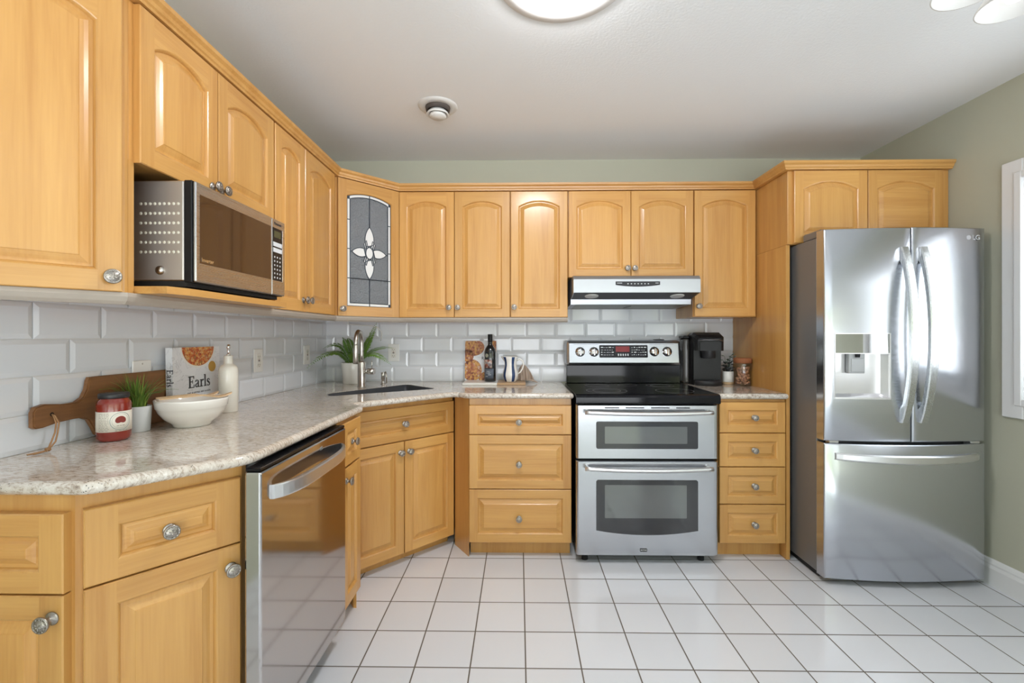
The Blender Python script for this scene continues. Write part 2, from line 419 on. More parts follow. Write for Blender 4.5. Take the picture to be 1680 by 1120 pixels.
c4 = ramp(nt, [(0.35, (0.90, 0.86, 0.82)), (0.65, (1.0, 1.0, 1.0))], n4.outputs['Fac'])
m4 = N(nt, 'ShaderNodeMix', data_type='RGBA', blend_type='MULTIPLY'); m4.inputs[0].default_value = 1.0
nt.links.new(mx.outputs[2], m4.inputs[6]); nt.links.new(c4.outputs[0], m4.inputs[7])
nt.links.new(m4.outputs[2], b.inputs['Base Color']); b.inputs['Roughness'].default_value = 0.09; b.inputs['Coat Weight'].default_value = 0.3
b.inputs['Coat Roughness'].default_value = 0.03

def food(name, scale, stops):
    m, nt, b = mat_new(name)
    tc = N(nt, 'ShaderNodeTexCoord'); v = N(nt, 'ShaderNodeTexVoronoi', i_Scale=scale)
    n = N(nt, 'ShaderNodeTexNoise', i_Scale=scale * 0.5, i_Detail=3.0)
    nt.links.new(tc.outputs['Object'], v.inputs['Vector']); nt.links.new(tc.outputs['Object'], n.inputs['Vector'])
    sv = N(nt, 'ShaderNodeSeparateColor'); nt.links.new(v.outputs['Color'], sv.inputs[0])
    ad = N(nt, 'ShaderNodeMath', operation='ADD'); ad.inputs[1].default_value = 0.0
    mi = N(nt, 'ShaderNodeMix', data_type='FLOAT'); mi.inputs[0].default_value = 0.5
    nt.links.new(sv.outputs[0], mi.inputs[2]); nt.links.new(n.outputs['Fac'], mi.inputs[3])
    r = ramp(nt, stops, mi.outputs[0]); nt.links.new(r.outputs[0], b.inputs['Base Color']); b.inputs['Roughness'].default_value = 0.4
    return m
FOOD = food('food_picture', 130, [(0.2, (0.30, 0.03, 0.015)), (0.36, (0.50, 0.10, 0.02)), (0.5, (0.60, 0.25, 0.05)), (0.62, (0.65, 0.42, 0.18)), (0.74, (0.30, 0.06, 0.03)), (0.85, (0.30, 0.34, 0.06))])
FOOD2 = food('roast_picture', 75, [(0.2, (0.14, 0.03, 0.015)), (0.38, (0.32, 0.09, 0.03)), (0.52, (0.60, 0.33, 0.07)), (0.66, (0.42, 0.12, 0.05)), (0.82, (0.62, 0.50, 0.33))])
m, nt, b = mat_new('marbled_book_cover'); COVER = m
tc = N(nt, 'ShaderNodeTexCoord'); n = N(nt, 'ShaderNodeTexNoise', i_Scale=14.0, i_Detail=6.0, i_Distortion=2.0); nt.links.new(tc.outputs['Object'], n.inputs['Vector'])
r = ramp(nt, [(0.485, (0.70, 0.71, 0.74)), (0.50, (0.50, 0.51, 0.54)), (0.515, (0.72, 0.73, 0.76))], n.outputs['Fac']); nt.links.new(r.outputs[0], b.inputs['Base Color']); b.inputs['Roughness'].default_value = 0.35
m, nt, b = mat_new('textured_privacy_glass'); RAIN = m
tc = N(nt, 'ShaderNodeTexCoord'); n = N(nt, 'ShaderNodeTexNoise', i_Scale=130.0, i_Detail=3.0, i_Distortion=1.0); nt.links.new(tc.outputs['Object'], n.inputs['Vector'])
bu = N(nt, 'ShaderNodeBump', i_Strength=1.0, i_Distance=0.012); nt.links.new(n.outputs['Fac'], bu.inputs['Height']); nt.links.new(bu.outputs[0], b.inputs['Normal'])
b.inputs['Base Color'].default_value = (0.42, 0.46, 0.50, 1); b.inputs['Transmission Weight'].default_value = 0.45; b.inputs['Specular IOR Level'].default_value = 1.0; b.inputs['Coat Weight'].default_value = 0.6; nt.links.new(bu.outputs[0], b.inputs['Coat Normal']); b.inputs['Roughness'].default_value = 0.10; b.inputs['IOR'].default_value = 1.5
OVENW = plain('oven_window_glass', (0.03, 0.03, 0.034), 0.05, coat=0.35)
# oven inner window with a faint rainbow coating
m, nt, b = mat_new('coated_oven_glass'); OVENI = m
b.inputs['Base Color'].default_value = (0.16, 0.15, 0.16, 1); b.inputs['Roughness'].default_value = 0.06
b.inputs['Metallic'].default_value = 0.45; b.inputs['Thin Film Thickness'].default_value = 420.0; b.inputs['Thin Film IOR'].default_value = 1.6

# ------------------------------------------------------------------ the room
XL, XR, YB, YF, ZC = -1.343, 2.336, 3.125, -2.9, 2.444
def quadbox(name, a, b, m, label=None):
    q = MB(); q.box(a, b); return struct(q.build(name, m), label)
quadbox('floor', (XL - 0.1, YF - 0.1, -0.05), (XR + 0.1, YB + 0.1, 0), FLOORM, 'white square glazed floor tiles with dark grout')
quadbox('ceiling', (XL - 0.1, YF - 0.1, ZC), (XR + 0.1, YB + 0.1, ZC + 0.05), CEIL, 'white stippled ceiling')
quadbox('wall_left', (XL - 0.1, YF - 0.1, 0), (XL, YB + 0.1, ZC), SAGE)
quadbox('wall_back', (XL, YB, 0), (XR, YB + 0.1, ZC), SAGE, 'sage green wall above the cabinets')
# right wall with two window openings, front wall (behind the camera) with a patio opening
W1 = (1.02, 2.115, 0.935, 1.957)     # y0,y1,z0,z1 of the kitchen window opening
W2 = (-2.2, -0.4, 0.75, 2.05)
q = MB()
for (a, b_, c, d) in ((YF, W2[0], 0, ZC), (W2[0], W2[1], 0, W2[2]), (W2[0], W2[1], W2[3], ZC), (W2[1], W1[0], 0, ZC), (W1[0], W1[1], 0, W1[2]), (W1[0], W1[1], W1[3], ZC), (W1[1], YB + 0.1, 0, ZC)):
    q.box((XR, a, c), (XR + 0.1, b_, d))
struct(q.build('wall_right', SAGE), 'sage green wall beside the fridge')
q = MB()
for (a, b_, c, d) in ((XL, -1.15, 0, ZC), (-1.15, 2.15, 2.2, ZC), (2.15, XR, 0, ZC)):
    q.box((a, YF - 0.1, c), (b_, YF, d))
struct(q.build('wall_front', OFFW))
# kitchen window: casing, jamb, sash, glass
def window(name, w, cas=0.092):
    e = bpy.data.objects.new(name, None); COL.objects.link(e); e['kind'] = 'structure'
    y0, y1, z0, z1 = w
    q = MB()
    def ring(o, i, x0, x1):
        for (a, b_, c, d) in ((o[0], i[0], o[2], o[3]), (i[1], o[1], o[2], o[3]), (i[0], i[1], o[2], i[2]), (i[0], i[1], i[3], o[3])):
            q.box((x0, a, c), (x1, b_, d), bev=0.003)
    ring((y0 - cas, y1 + cas, z0 - cas, z1 + cas), (y0, y1, z0, z1), XR - 0.018, XR)
    ring((y0 - cas * 0.35, y1 + cas * 0.35, z0 - cas * 0.35, z1 + cas * 0.35), (y0, y1, z0, z1), XR - 0.026, XR - 0.018)
    o = q.build('window_casing', TRIMW, e)
    q = MB(); g = 0.012
    ring((y0, y1, z0, z1), (y0 + g, y1 - g, z0 + g, z1 - g), XR - 0.002, XR + 0.1)
    q.build('window_jamb', TRIMW, e)
    q = MB()
    ring((y0 + g, y1 - g, z0 + g, z1 - g), (y0 + 0.05, y1 - 0.05, z0 + 0.05, z1 - 0.05), XR + 0.02, XR + 0.06)
    ym = (y0 + y1) / 2; q.box((XR + 0.022, ym - 0.025, z0 + 0.05), (XR + 0.058, ym + 0.025, z1 - 0.05), bev=0.003)
    q.build('window_sash', TRIMW, e)
    q = MB(); q.box((XR + 0.038, y0 + 0.05, z0 + 0.05), (XR + 0.042, y1 - 0.05, z1 - 0.05)); q.build('window_pane', WGLASS, e)
    return e
window('window_1', W1); window('window_2', W2)
t = thing('curtain', 'white sheer curtain inside the window casing on the right wall', 'curtain', (XR + 0.010, 0, 0))
q = MB(); vs = []; NY = 120
for i in range(NY + 1):
    y = W1[0] + 0.014 + (W1[1] - W1[0] - 0.028) * i / NY; x = 0.006 * math.sin(i * 0.62) + 0.002 * math.sin(i * 1.7)
    vs += [(x, y, W1[2] + 0.015), (x, y, W1[3] - 0.015)]
q.add(vs, [[2 * i, 2 * i + 2, 2 * i + 3, 2 * i + 1] for i in range(NY)], 0, True)
q.add([(x + 0.0012, y, z) for x, y, z in vs], [[2 * i, 2 * i + 1, 2 * i + 3, 2 * i + 2] for i in range(NY)], 0, True)
q.build('cloth', SHEER, t, fix=False)
# white patio door frame behind the camera
e = bpy.data.objects.new('door_1', None); COL.objects.link(e); e['kind'] = 'structure'
q = MB()
for (a, b_, c, d) in ((-1.15, -1.07, 0, 2.2), (2.07, 2.15, 0, 2.2), (0.45, 0.55, 0, 2.2), (-1.15, 2.15, 2.12, 2.2), (-1.15, 2.15, 0, 0.08)):
    q.box((a, YF - 0.08, c), (b_, YF - 0.02, d), bev=0.004)
q.build('door_frame', TRIMW, e)
q = MB()
q.box((-1.07, YF - 0.055, 0.08), (2.07, YF - 0.05, 2.12)); q.build('door_pane', WGLASS, e)

# baseboard on the right wall (stepped profile)
def sweep_profile(mb, path, prof, m=0):
    """path: list of (x,y); prof: (out,z); out is to the right-hand side of the travel direction"""
    n = len(path); secs = []
    P = [Vector((p[0], p[1])) for p in path]
    for i in range(n):
        dirs = []
        if i > 0: dirs.append((P[i] - P[i - 1]).normalized())
        if i < n - 1: dirs.append((P[i + 1] - P[i]).normalized())
        ns = [Vector((d.y, -d.x)) for d in dirs]
        if len(ns) == 2:
            nn = (ns[0] + ns[1]).normalized(); nn = nn / max(0.3, nn.dot(ns[0]))
        else: nn = ns[0]
        secs.append([(P[i].x + nn.x * o, P[i].y + nn.y * o, z) for o, z in prof])
    mb.sweep(secs, m)
BPROF = [(0, 0), (0.016, 0), (0.016, 0.085), (0.011, 0.100), (0.011, 0.108), (0.006, 0.122), (0.0, 0.13)]
q = MB(); sweep_profile(q, [(XR, YB), (XR, YF)], BPROF); struct(q.build('baseboard_right', TRIMW), 'white baseboard along the right wall')

# bevelled subway tile backsplash
TW, TH, TB = 0.2045, 0.1026, 0.008
def tiles(name, to_world, s0, s1, z0, rows, off0, ztop, joint=0.0):
    q = MB()
    q.add([to_world(s0, z0, 0.002), to_world(s1, z0, 0.002), to_world(s1, ztop, 0.002), to_world(s0, ztop, 0.002)], [[0, 1, 2, 3]], 1)
    g, bv = 0.0012, 0.013
    for r_ in range(rows):
        za = z0 + r_ * TH + g; zb = min(z0 + (r_ + 1) * TH - g, ztop)
        if zb - za < 0.012: continue
        s = joint + (TW / 2 if r_ % 2 else 0)
        while s > s0: s -= TW
        while s < s1:
            a = max(s + g, s0); b2 = min(s + TW - g, s1)
            if b2 - a > 0.006:
                bl = bv if a == s + g else 0.0; br = bv if b2 == s + TW - g else 0.0
                bt = bv if zb < ztop else 0.0
                bl = min(bl, (b2 - a) * 0.45); br = min(br, (b2 - a) * 0.45)
                lo = [(a, za), (b2, za), (b2, zb), (a, zb)]; hi = [(a + bl, za + bv), (b2 - br, za + bv), (b2 - br, zb - bt), (a + bl, zb - bt)]
                vs = [to_world(x, z, 0.002) for x, z in lo] + [to_world(x, z, 0.0045) for x, z in lo] + [to_world(x, z, TB) for x, z in hi]
                fs = [[8, 9, 10, 11]] + [[4 + i, 4 + (i + 1) % 4, 8 + (i + 1) % 4, 8 + i] for i in range(4)] + [[i, (i + 1) % 4, 4 + (i + 1) % 4, 4 + i] for i in range(4)]
                q.add(vs, fs, 0)
            s += TW
    return q.build(name, [TILEW, GROUT])
o = tiles('trim_1', lambda s, z, d: (s, YB - d, z), XL, 1.466, 0.914, 5, 0, 1.425, joint=-0.666)
struct(o, 'white bevelled tile backsplash on the back wall')
o = tiles('trim_2', lambda s, z, d: (XL + d, s, z), -0.2, YB - 0.009, 0.914, 5, 0, 1.345, joint=1.735)
struct(o, 'white bevelled tile backsplash on the left wall')

# ------------------------------------------------------------------ cabinet parts
def knob_mesh():
    q = MB()
    M = Matrix.Rotation(PI / 2, 4, 'X')      # lathe axis z -> -y (out of the face)
    q.lathe([(0.0001, 0), (0.0125, 0), (0.0132, 0.0015), (0.0115, 0.003), (0.0068, 0.0045), (0.0052, 0.008), (0.0055, 0.014), (0.0085, 0.017), (0.0138, 0.0185), (0.0158, 0.0215), (0.0150, 0.0245), (0.0128, 0.0250), (0.0122, 0.0240), (0.0105, 0.0250), (0.0060, 0.0272), (0.0001, 0.0280)], 22, 0, M)
    for i in range(12):      # beaded ring and petal relief on the face
        a = 2 * PI * i / 12
        q.box((-0.0016, -0.0262, 0.0105), (0.0016, -0.0243, 0.0134), 0, 0.0006, 1, Matrix.Rotation(a, 4, 'Y'))
    for i in range(6):
        q.box((-0.0014, -0.0284, 0.002), (0.0014, -0.0262, 0.0075), 0, 0.0006, 1, Matrix.Rotation(2 * PI * i / 6, 4, 'Y'))
    o = q.build('knob', KNOB); me = o.data; bpy.data.objects.remove(o); return me
KNOB_ME = knob_mesh()
def knob(parent, x, z, y=-0.02, s=1.0):
    k = link('knob', KNOB_ME, parent, (x, y, z)); k.scale = (s * 1.08,) * 3; return k

def front(parent, name, x0, z0, w, h, arch=0.0, sw=0.047, rw=0.050, kn=None, T=0.020, y=0.0, panel=True, ks=1.0, label=None):
    """door or drawer front in the xz plane of the thing: stiles, rails, cove and raised panel (arched if arch>0)"""
    q = MB(); yf = y - T; ex = 0.0025
    NA = 14
    trw = rw + (0.006 if arch else 0)
    half = (w - 2 * sw) / 2; cx = x0 + w / 2
    apex = z0 + h - trw
    spring = apex - arch
    if arch > 0:
        Rr = (half * half + arch * arch) / (2 * arch); cz = apex - Rr
    def loop(d):
        L = [(x0 + sw + d, z0 + rw + d), (x0 + w - sw - d, z0 + rw + d)]
        if arch > 0:
            r_ = Rr - d; hh = half - d; zs = cz + math.sqrt(max(r_ * r_ - hh * hh, 0))
            a0 = math.atan2(zs - cz, hh); a1 = PI - a0
            L += [(cx + r_ * math.cos(a0 + (a1 - a0) * i / NA), cz + r_ * math.sin(a0 + (a1 - a0) * i / NA)) for i in range(NA + 1)]
        else: L += [(x0 + w - sw - d, apex - d), (x0 + sw + d, apex - d)]
        return L
    L0 = loop(0)
    P = lambda x, z, yy: (x, yy, z)
    a, b, c, d = x0, x0 + w, z0, z0 + h
    # face (slightly in from the outer edge, which is eased)
    ai, bi, ci, di = a + ex, b - ex, c + ex, d - ex
    xs, xe = x0 + sw, x0 + w - sw
    q.add([P(xs, ci, yf), P(xe, ci, yf), P(*L0[1], yf), P(*L0[0], yf)], [[0, 1, 2, 3]], 1)                      # bottom rail
    q.add([P(xe, ci, yf), P(bi, ci, yf), P(bi, di, yf), P(xe, di, yf), P(*L0[2], yf), P(*L0[1], yf)], [[0, 1, 2, 3, 4, 5]], 0)   # stiles
    q.add([P(ai, ci, yf), P(xs, ci, yf), P(*L0[0], yf), P(*L0[-1], yf), P(xs, di, yf), P(ai, di, yf)], [[0, 1, 2, 3, 4, 5]], 0)
    top = L0[2:]
    for i in range(len(top) - 1):
        q.add([P(*top[i], yf), P(top[i][0], di, yf), P(top[i + 1][0], di, yf), P(*top[i + 1], yf)], [[0, 1, 2, 3]], 1)
    O1 = [(ai, ci), (bi, ci), (bi, di), (ai, di)]; O2 = [(a, c), (b, c), (b, d), (a, d)]
    vs = [P(*p, yf) for p in O1] + [P(*p, yf + ex) for p in O2] + [P(*p, y) for p in O2]
    fs = []
    for k in range(2):
        for i in range(4): fs.append([k * 4 + i, k * 4 + (i + 1) % 4, k * 4 + 4 + (i + 1) % 4, k * 4 + 4 + i])
    fs.append([11, 10, 9, 8])
    q.add(vs, fs, 0)
    def strips(mb, prof, m, close):
        Ls = [[P(x, z, yf + dep) for x, z in loop(dd)] for dd, dep in prof]
        n = len(Ls[0]); vs = [p for L in Ls for p in L]; fs = []
        for k in range(len(Ls) - 1):
            for i in range(n):
                j = (i + 1) % n; fs.append([k * n + i, k * n + j, (k + 1) * n + j, (k + 1) * n + i])
        mb.add(vs, fs, m)
        if close: mb.add(Ls[-1], [list(range(n))], m)
    small = h < 0.26 and not arch
    strips(q, [(0, 0), (0.003, 0.0015), (0.006, 0.005), (0.008, 0.0095)], 0, False)
    o = q.build(name, [WV, WH], parent, fix=True)
    if panel:
        q = MB()
        bw = 0.017 if small else 0.021
        strips(q, [(0.0075, 0.013), (0.0075, 0.0098), (0.012, 0.0098), (0.016, 0.0090), (0.012 + bw * 0.6, 0.0052), (0.012 + bw, 0.0022), (0.0135 + bw, 0.0008), (0.016 + bw, 0.0004)], 0, True)
        q.build('raised_panel', [WH if (small or (h < w)) else WV], o)
    if kn: knob(o, kn[0], kn[1], yf, ks)
    if label: o['label'] = label
    return o

def carcass(parent, W, H, D, z0=0.0, toe=0.0, name='body', toe_in=0.065, y=0.0):
    q = MB()
    q.box((0, y, z0 + toe), (W, D, H), 0, 0.0015)
    if toe > 0: q.box((0.002, y + toe_in, z0), (W - 0.002, D, z0 + toe + 0.001), 0)
    return q.build(name, WV, parent)

UZ, UT = 1.345, 2.128        # uppers bottom / top
UH = UT - UZ
FX, FY = -1.038, 2.817       # face frame planes of the upper runs (doors stand 20 mm proud)

def wpoly(t, pts):
    """world xy points -> the local frame of thing t (rotated about z)"""
    a = -t.rotation_euler.z; c, s = math.cos(a), math.sin(a); r = []
    for x, y in pts:
        dx, dy = x - t.location.x, y - t.location.y
        r.append((c * dx - s * dy, s * dx + c * dy))
    return r

# ------------------------------------------------------------------ upper cabinets, left wall
Q = PI / 2
DL = FX - XL - 0.002
G_UP = 'maple upper cabinets'
AR = math.atan2(0.251, 0.217)
t = thing('upper_cabinet', 'angled end upper cabinet cut off by the left edge of the photo, one arched door', 'cabinet', (-1.254, 0.924, UZ), AR, G_UP)
q = MB(); q.prism(wpoly(t, [(-1.341, 0.924), (-1.254, 0.924), (-1.038, 1.1745), (-1.038, 1.184), (-1.341, 1.184)]), 0, UH); q.build('body', WV, t)
front(t, 'door', 0.008, 0.0, 0.316, UH - 0.004, 0.038, sw=0.048, rw=0.052, kn=(0.302, 0.036), ks=1.1)

t = thing('microwave_cabinet', 'upper cabinet with two short arched doors above the open microwave niche', 'cabinet', (FX, 1.185, UZ), Q, G_UP)
W = 0.687
q = MB()
q.box((0, 0, 0.355), (W, DL, UH), 0, 0.0015)
q.box((0, 0, 0), (0.018, DL, 0.356), 0); q.box((W - 0.018, 0, 0), (W, DL, 0.356), 0)
q.box((0.018, DL - 0.008, 0.02), (W - 0.018, DL, 0.356), 0)
q.build('body', WV, t)
front(t, 'door', 0.016, 0.352, 0.314, UH - 0.356, 0.036, kn=(0.302, 0.382))
front(t, 'door', 0.334, 0.352, 0.346, UH - 0.356, 0.038, kn=(0.350, 0.382))
q = MB()
q.prism([(0.019, DL - 0.009), (0.019, -0.001), (0.020, -0.088), (0.085, -0.104), (W - 0.060, -0.100), (W - 0.004, -0.008), (W - 0.019, -0.001), (W - 0.019, DL - 0.009)], 0.0, 0.020)
q.build('shelf', WH, t, fix=True)

t = thing('upper_cabinet', 'tall upper cabinet with two narrow arched doors between microwave and glass corner cabinet', 'cabinet', (FX, 1.873, UZ), Q, G_UP)
carcass(t, 0.655, UH, DL)
front(t, 'door', 0.004, 0.0, 0.262, UH - 0.004, 0.032, kn=(0.246, 0.055))
front(t, 'door', 0.270, 0.0, 0.342, UH - 0.004, 0.038, kn=(0.292, 0.055))

# ------------------------------------------------------------------ glass corner cabinet
t = thing('corner_cabinet', 'diagonal corner upper cabinet with leaded textured glass door and opal flower', 'cabinet', (-1.035, 2.535, UZ), PI / 4, G_UP)
pent = wpoly(t, [(-1.036, 2.534), (-0.754, 2.816), (-0.754, 3.123), (-1.342, 3.123), (-1.342, 2.534)])
q = MB()
q.prism(pent, 0, 0.018); q.prism(pent, UH - 0.018, UH)
def strip(a, b, th, z0, z1, m=0):
    d = Vector((b[0] - a[0], b[1] - a[1])).normalized(); n_ = Vector((-d.y, d.x)) * th
    q.prism([a, b, (b[0] + n_.x, b[1] + n_.y), (a[0] + n_.x, a[1] + n_.y)], z0, z1, m)
for i in (1, 2, 3, 4): strip(pent[i], pent[(i + 1) % 5], 0.014, 0.018, UH - 0.018)
wd = 0.3985
q.box((0, 0, 0.018), (0.03, 0.018, UH - 0.018)); q.box((wd - 0.03, 0, 0.018), (wd, 0.018, UH - 0.018))
q.build('body', WV, t)
sh = wpoly(t, [(-1.02, 2.556), (-0.776, 2.80), (-0.776, 3.105), (-1.325, 3.105), (-1.325, 2.556)])
for z in (0.30, 0.57):
    q = MB(); q.prism(sh, z, z + 0.018); q.build('shelf', WV, t)
# door with a glazed arch
gx0, gz0, gw, gh, gsw, grw, garc = 0.008, 0.0, 0.383, UH - 0.004, 0.050, 0.054, 0.030
def glass_loop(d, NA=16):
    half = (gw - 2 * gsw) / 2; cx = gx0 + gw / 2; apex = gz0 + gh - grw - 0.006
    r0 = (half * half + garc * garc) / (2 * garc); cz = apex - r0; r_ = r0 - d; hh = half - d
    zs = cz + math.sqrt(r_ * r_ - hh * hh); a0 = math.atan2(zs - cz, hh); a1 = PI - a0
    return [(gx0 + gsw + d, gz0 + grw + d), (gx0 + gw - gsw - d, gz0 + grw + d)] + [(cx + r_ * math.cos(a0 + (a1 - a0) * i / NA), cz + r_ * math.sin(a0 + (a1 - a0) * i / NA)) for i in range(NA + 1)]
def frame_face(q, yy, flip):
    L0 = glass_loop(0); a, b, c, d = gx0, gx0 + gw, gz0, gz0 + gh; xs, xe = gx0 + gsw, gx0 + gw - gsw
    P = lambda p: (p[0], yy, p[1])
    F = [([(xs, c), (xe, c), L0[1], L0[0]], 1), ([(xe, c), (b, c), (b, d), (xe, d), L0[2], L0[1]], 0), ([(a, c), (xs, c), L0[0], L0[-1], (xs, d), (a, d)], 0)]
    tp = L0[2:]
    for i in range(len(tp) - 1): F.append(([tp[i], (tp[i][0], d), (tp[i + 1][0], d), tp[i + 1]], 1))
    for p, mm in F: q.add([P(x) for x in (p[::-1] if flip else p)], [list(range(len(p)))], mm)
q = MB()
frame_face(q, -0.020, False); frame_face(q, -0.0005, True)
a, b, c, d = gx0, gx0 + gw, gz0, gz0 + gh
q.add([(x, yy, z) for yy in (-0.020, -0.0005) for x, z in ((a, c), (b, c), (b, d), (a, d))], [[i, 4 + i, 4 + (i + 1) % 4, (i + 1) % 4] for i in range(4)], 0)
L = glass_loop(0); n = len(L)
L2 = glass_loop(0.004)
q.add([(x, -0.020, z) for x, z in L] + [(x, -0.014, z) for x, z in L2] + [(x, -0.0005, z) for x, z in L2], [[k * n + i, k * n + (i + 1) % n, (k + 1) * n + (i + 1) % n, (k + 1) * n + i] for k in (0, 1) for i in range(n)], 0)
frame_face(MB(), 0, False)
gd = q.build('door', [WV, WH], t)
knob(gd, 0.030, 0.040)
q = MB(); q.prism([(x, z) for x, z in glass_loop(0.005)], 0.006, 0.010, M=MXZ); q.build('glass_pane', RAIN, gd)
bx0, bx1 = gx0 + gsw, gx0 + gw - gsw; bz0 = gz0 + grw; bz1 = glass_loop(0)[2][1]
cxg = (bx0 + bx1) / 2; bwid = 0.022; gH = (bz1 + garc) - bz0
zt = lambda f: bz1 + 0.012 - f * (bz1 + 0.012 - bz0)
# opal border
q = MB()
Lo, Li = glass_loop(0.005), glass_loop(bwid)
for i in range(len(Lo)):
    j = (i + 1) % len(Lo)
    q.prism([Lo[i], Lo[j], Li[j], Li[i]], 0.0102, 0.0112, 0, M=MXZ)
q.build('opal_border', OPAL, gd)
# opal flower
q = MB(); zc_ = zt(0.505)
def ell(cx, cz, rx, rz, n=20): return [(cx + rx * math.cos(2 * PI * i / n), cz + rz * math.sin(2 * PI * i / n)) for i in range(n)]
def petal(ang, r0, r1, wid):
    ca, sa = math.cos(ang), math.sin(ang); pts = []
    for sgn in (1, -1):
        rng = range(0, 9) if sgn == 1 else range(8, -1, -1)
        for i in rng:
            f = i / 8; r_ = r0 + (r1 - r0) * f; w_ = wid * (math.sin(PI * min(1, 0.22 + f * 0.78)) ** 0.8) * sgn
            pts.append((cxg + ca * r_ - sa * w_, zc_ + sa * r_ + ca * w_))
    return pts[:-1]
shapes = [ell(cxg, zc_, 0.023, 0.034), petal(PI / 2, 0.036, 0.155, 0.028), petal(-PI / 2, 0.036, 0.155, 0.028), petal(0, 0.024, 0.108, 0.026), petal(PI, 0.024, 0.108, 0.026)]
for sx_ in (1, -1):
    for sz_ in (1, -1):
        shapes.append([(cxg + sx_ * x, zc_ + sz_ * z) for x, z in ((0.021, 0.026), (0.028, 0.060), (0.036, 0.052), (0.027, 0.022))])
        shapes.append([(cxg + sx_ * x, zc_ + sz_ * z) for x, z in ((0.010, 0.034), (0.020, 0.074), (0.027, 0.062), (0.019, 0.028))])
for p in shapes: q.prism(p, 0.0102, 0.0114, 0, M=MXZ)
q.build('opal_flower', OPAL, gd)
# lead came
q = MB()
def came(pts, w=0.0026, closed=False):
    p = [Vector((x, -0.0118, z)) for x, z in pts]
    if closed: p.append(p[0]); p.append(p[1])
    q.tube(p, w, 6, 0, sq=(1, 1))
came(Li, closed=True); came(Lo, 0.002, closed=True)
for s_ in shapes: came(s_, 0.0024, True)
for f in (0.226, 0.486, 0.746):
    z = zt(f); came([(bx0 + 0.004, z), (bx0 + bwid, z)]); came([(bx1 - bwid, z), (bx1 - 0.004, z)])
came([(cxg, bz1 + garc - 0.004), (cxg, zc_ + 0.150)]); came([(cxg, zc_ - 0.150), (cxg, bz0 + 0.005)])
came([(bx0 + bwid, zt(0.746)), (bx1 - bwid, zt(0.746))]); came([(bx0 + bwid, zc_), (cxg - 0.104, zc_)]); came([(cxg + 0.104, zc_), (bx1 - bwid, zc_)])
for x in (bx0, bx1 - bwid):
    for z in ((bz0, bz1 - bwid * 0.9) if x != bx0 else (bz1 - bwid * 0.9,)):
        q.box((x + 0.004, -0.0126, z + 0.003), (x + bwid - 0.002, -0.0112, z + bwid), 0)
q.build('lead_came', LEAD, gd)

# ------------------------------------------------------------------ upper cabinets, back wall
DBK = YB - FY - 0.002
t = thing('upper_cabinet', 'upper cabinet with two tall arched doors right of the glass corner cabinet', 'cabinet', (-0.752, FY, UZ), 0, G_UP)
carcass(t, 0.698, UH, DBK)
front(t, 'door', 0.009, 0.0, 0.341, UH - 0.004, 0.035, kn=(0.319, 0.060))
front(t, 'door', 0.353, 0.0, 0.342, UH - 0.004, 0.035, kn=(0.374, 0.060))
t = thing('upper_cabinet', 'upper cabinet with one tall arched door just left of the range hood', 'cabinet', (-0.053, FY, UZ), 0, G_UP)
carcass(t, 0.357, UH, DBK)
front(t, 'door', 0.003, 0.0, 0.351, UH - 0.004, 0.036, kn=(0.024, 0.062))
t = thing('upper_cabinet', 'short upper cabinet with two arched doors directly above the range hood', 'cabinet', (0.305, FY, 1.590), 0, G_UP)
carcass(t, 0.772, UT - 1.590, DBK)
front(t, 'door', 0.003, 0.0, 0.382, UT - 1.594, 0.040, kn=(0.364, 0.055))
front(t, 'door', 0.388, 0.0, 0.381, UT - 1.594, 0.040, kn=(0.408, 0.055))
t = thing('upper_cabinet', 'upper cabinet with one tall arched door between range hood and fridge panel', 'cabinet', (1.078, FY, UZ), 0, G_UP)
carcass(t, 0.3885, UH, DBK)
front(t, 'door', 0.004, 0.004, 0.372, UH - 0.008, 0.038, kn=(0.027, 0.066))
t = thing('fridge_cabinet', 'deep upper cabinet with two short arched doors above the fridge', 'cabinet', (1.4675, 2.490, 1.728), 0, G_UP)
carcass(t, 0.866, UT - 1.728, YB - 2.492)
front(t, 'door', 0.026, 0.004, 0.392, UT - 1.736, 0.042, kn=(0.39, 0.045))
front(t, 'door', 0.422, 0.004, 0.400, UT - 1.736, 0.042, kn=(0.45, 0.045))
q = MB(); q.box((1.4675, 2.505, 0), (1.4885, YB - 0.001, 1.7275), 0, 0.001)
tag(q.build('end_panel', WV), 'tall plain maple panel between the fridge and the coffee corner', 'panel')

RUN = [(XL + 0.001, 0.924), (-1.254, 0.924), (FX, 1.1745), (FX, 2.532), (-0.753, FY), (1.4675, FY), (1.4675, 2.490), (2.334, 2.490)]
q = MB()
sweep_profile(q, RUN, [(-0.004, 2.1285), (0.024, 2.1285), (0.026, 2.136), (0.031, 2.140), (0.034, 2.150), (0.043, 2.158), (0.045, 2.170), (-0.004, 2.170)])
tag(q.build('crown_moulding', WH), 'maple crown moulding running along the tops of all upper cabinets', 'moulding')
q = MB()
sweep_profile(q, [(XL + 0.001, 0.924), (-1.254, 0.924), (FX, 1.1745), (FX, 2.532), (-0.753, FY), (0.303, FY)], [(0.012, 1.3445), (0.014, 1.334), (0.008, 1.322), (0.000, 1.314), (-0.018, 1.314), (-0.018, 1.3445)])
tag(q.build('light_rail', RAILG), 'greige light rail under the upper cabinets, above the tiles', 'moulding')

# ------------------------------------------------------------------ base cabinets
BH = 0.8835
G_BASE = 'maple base cabinets'
FBX, FBY = -0.733, 2.515
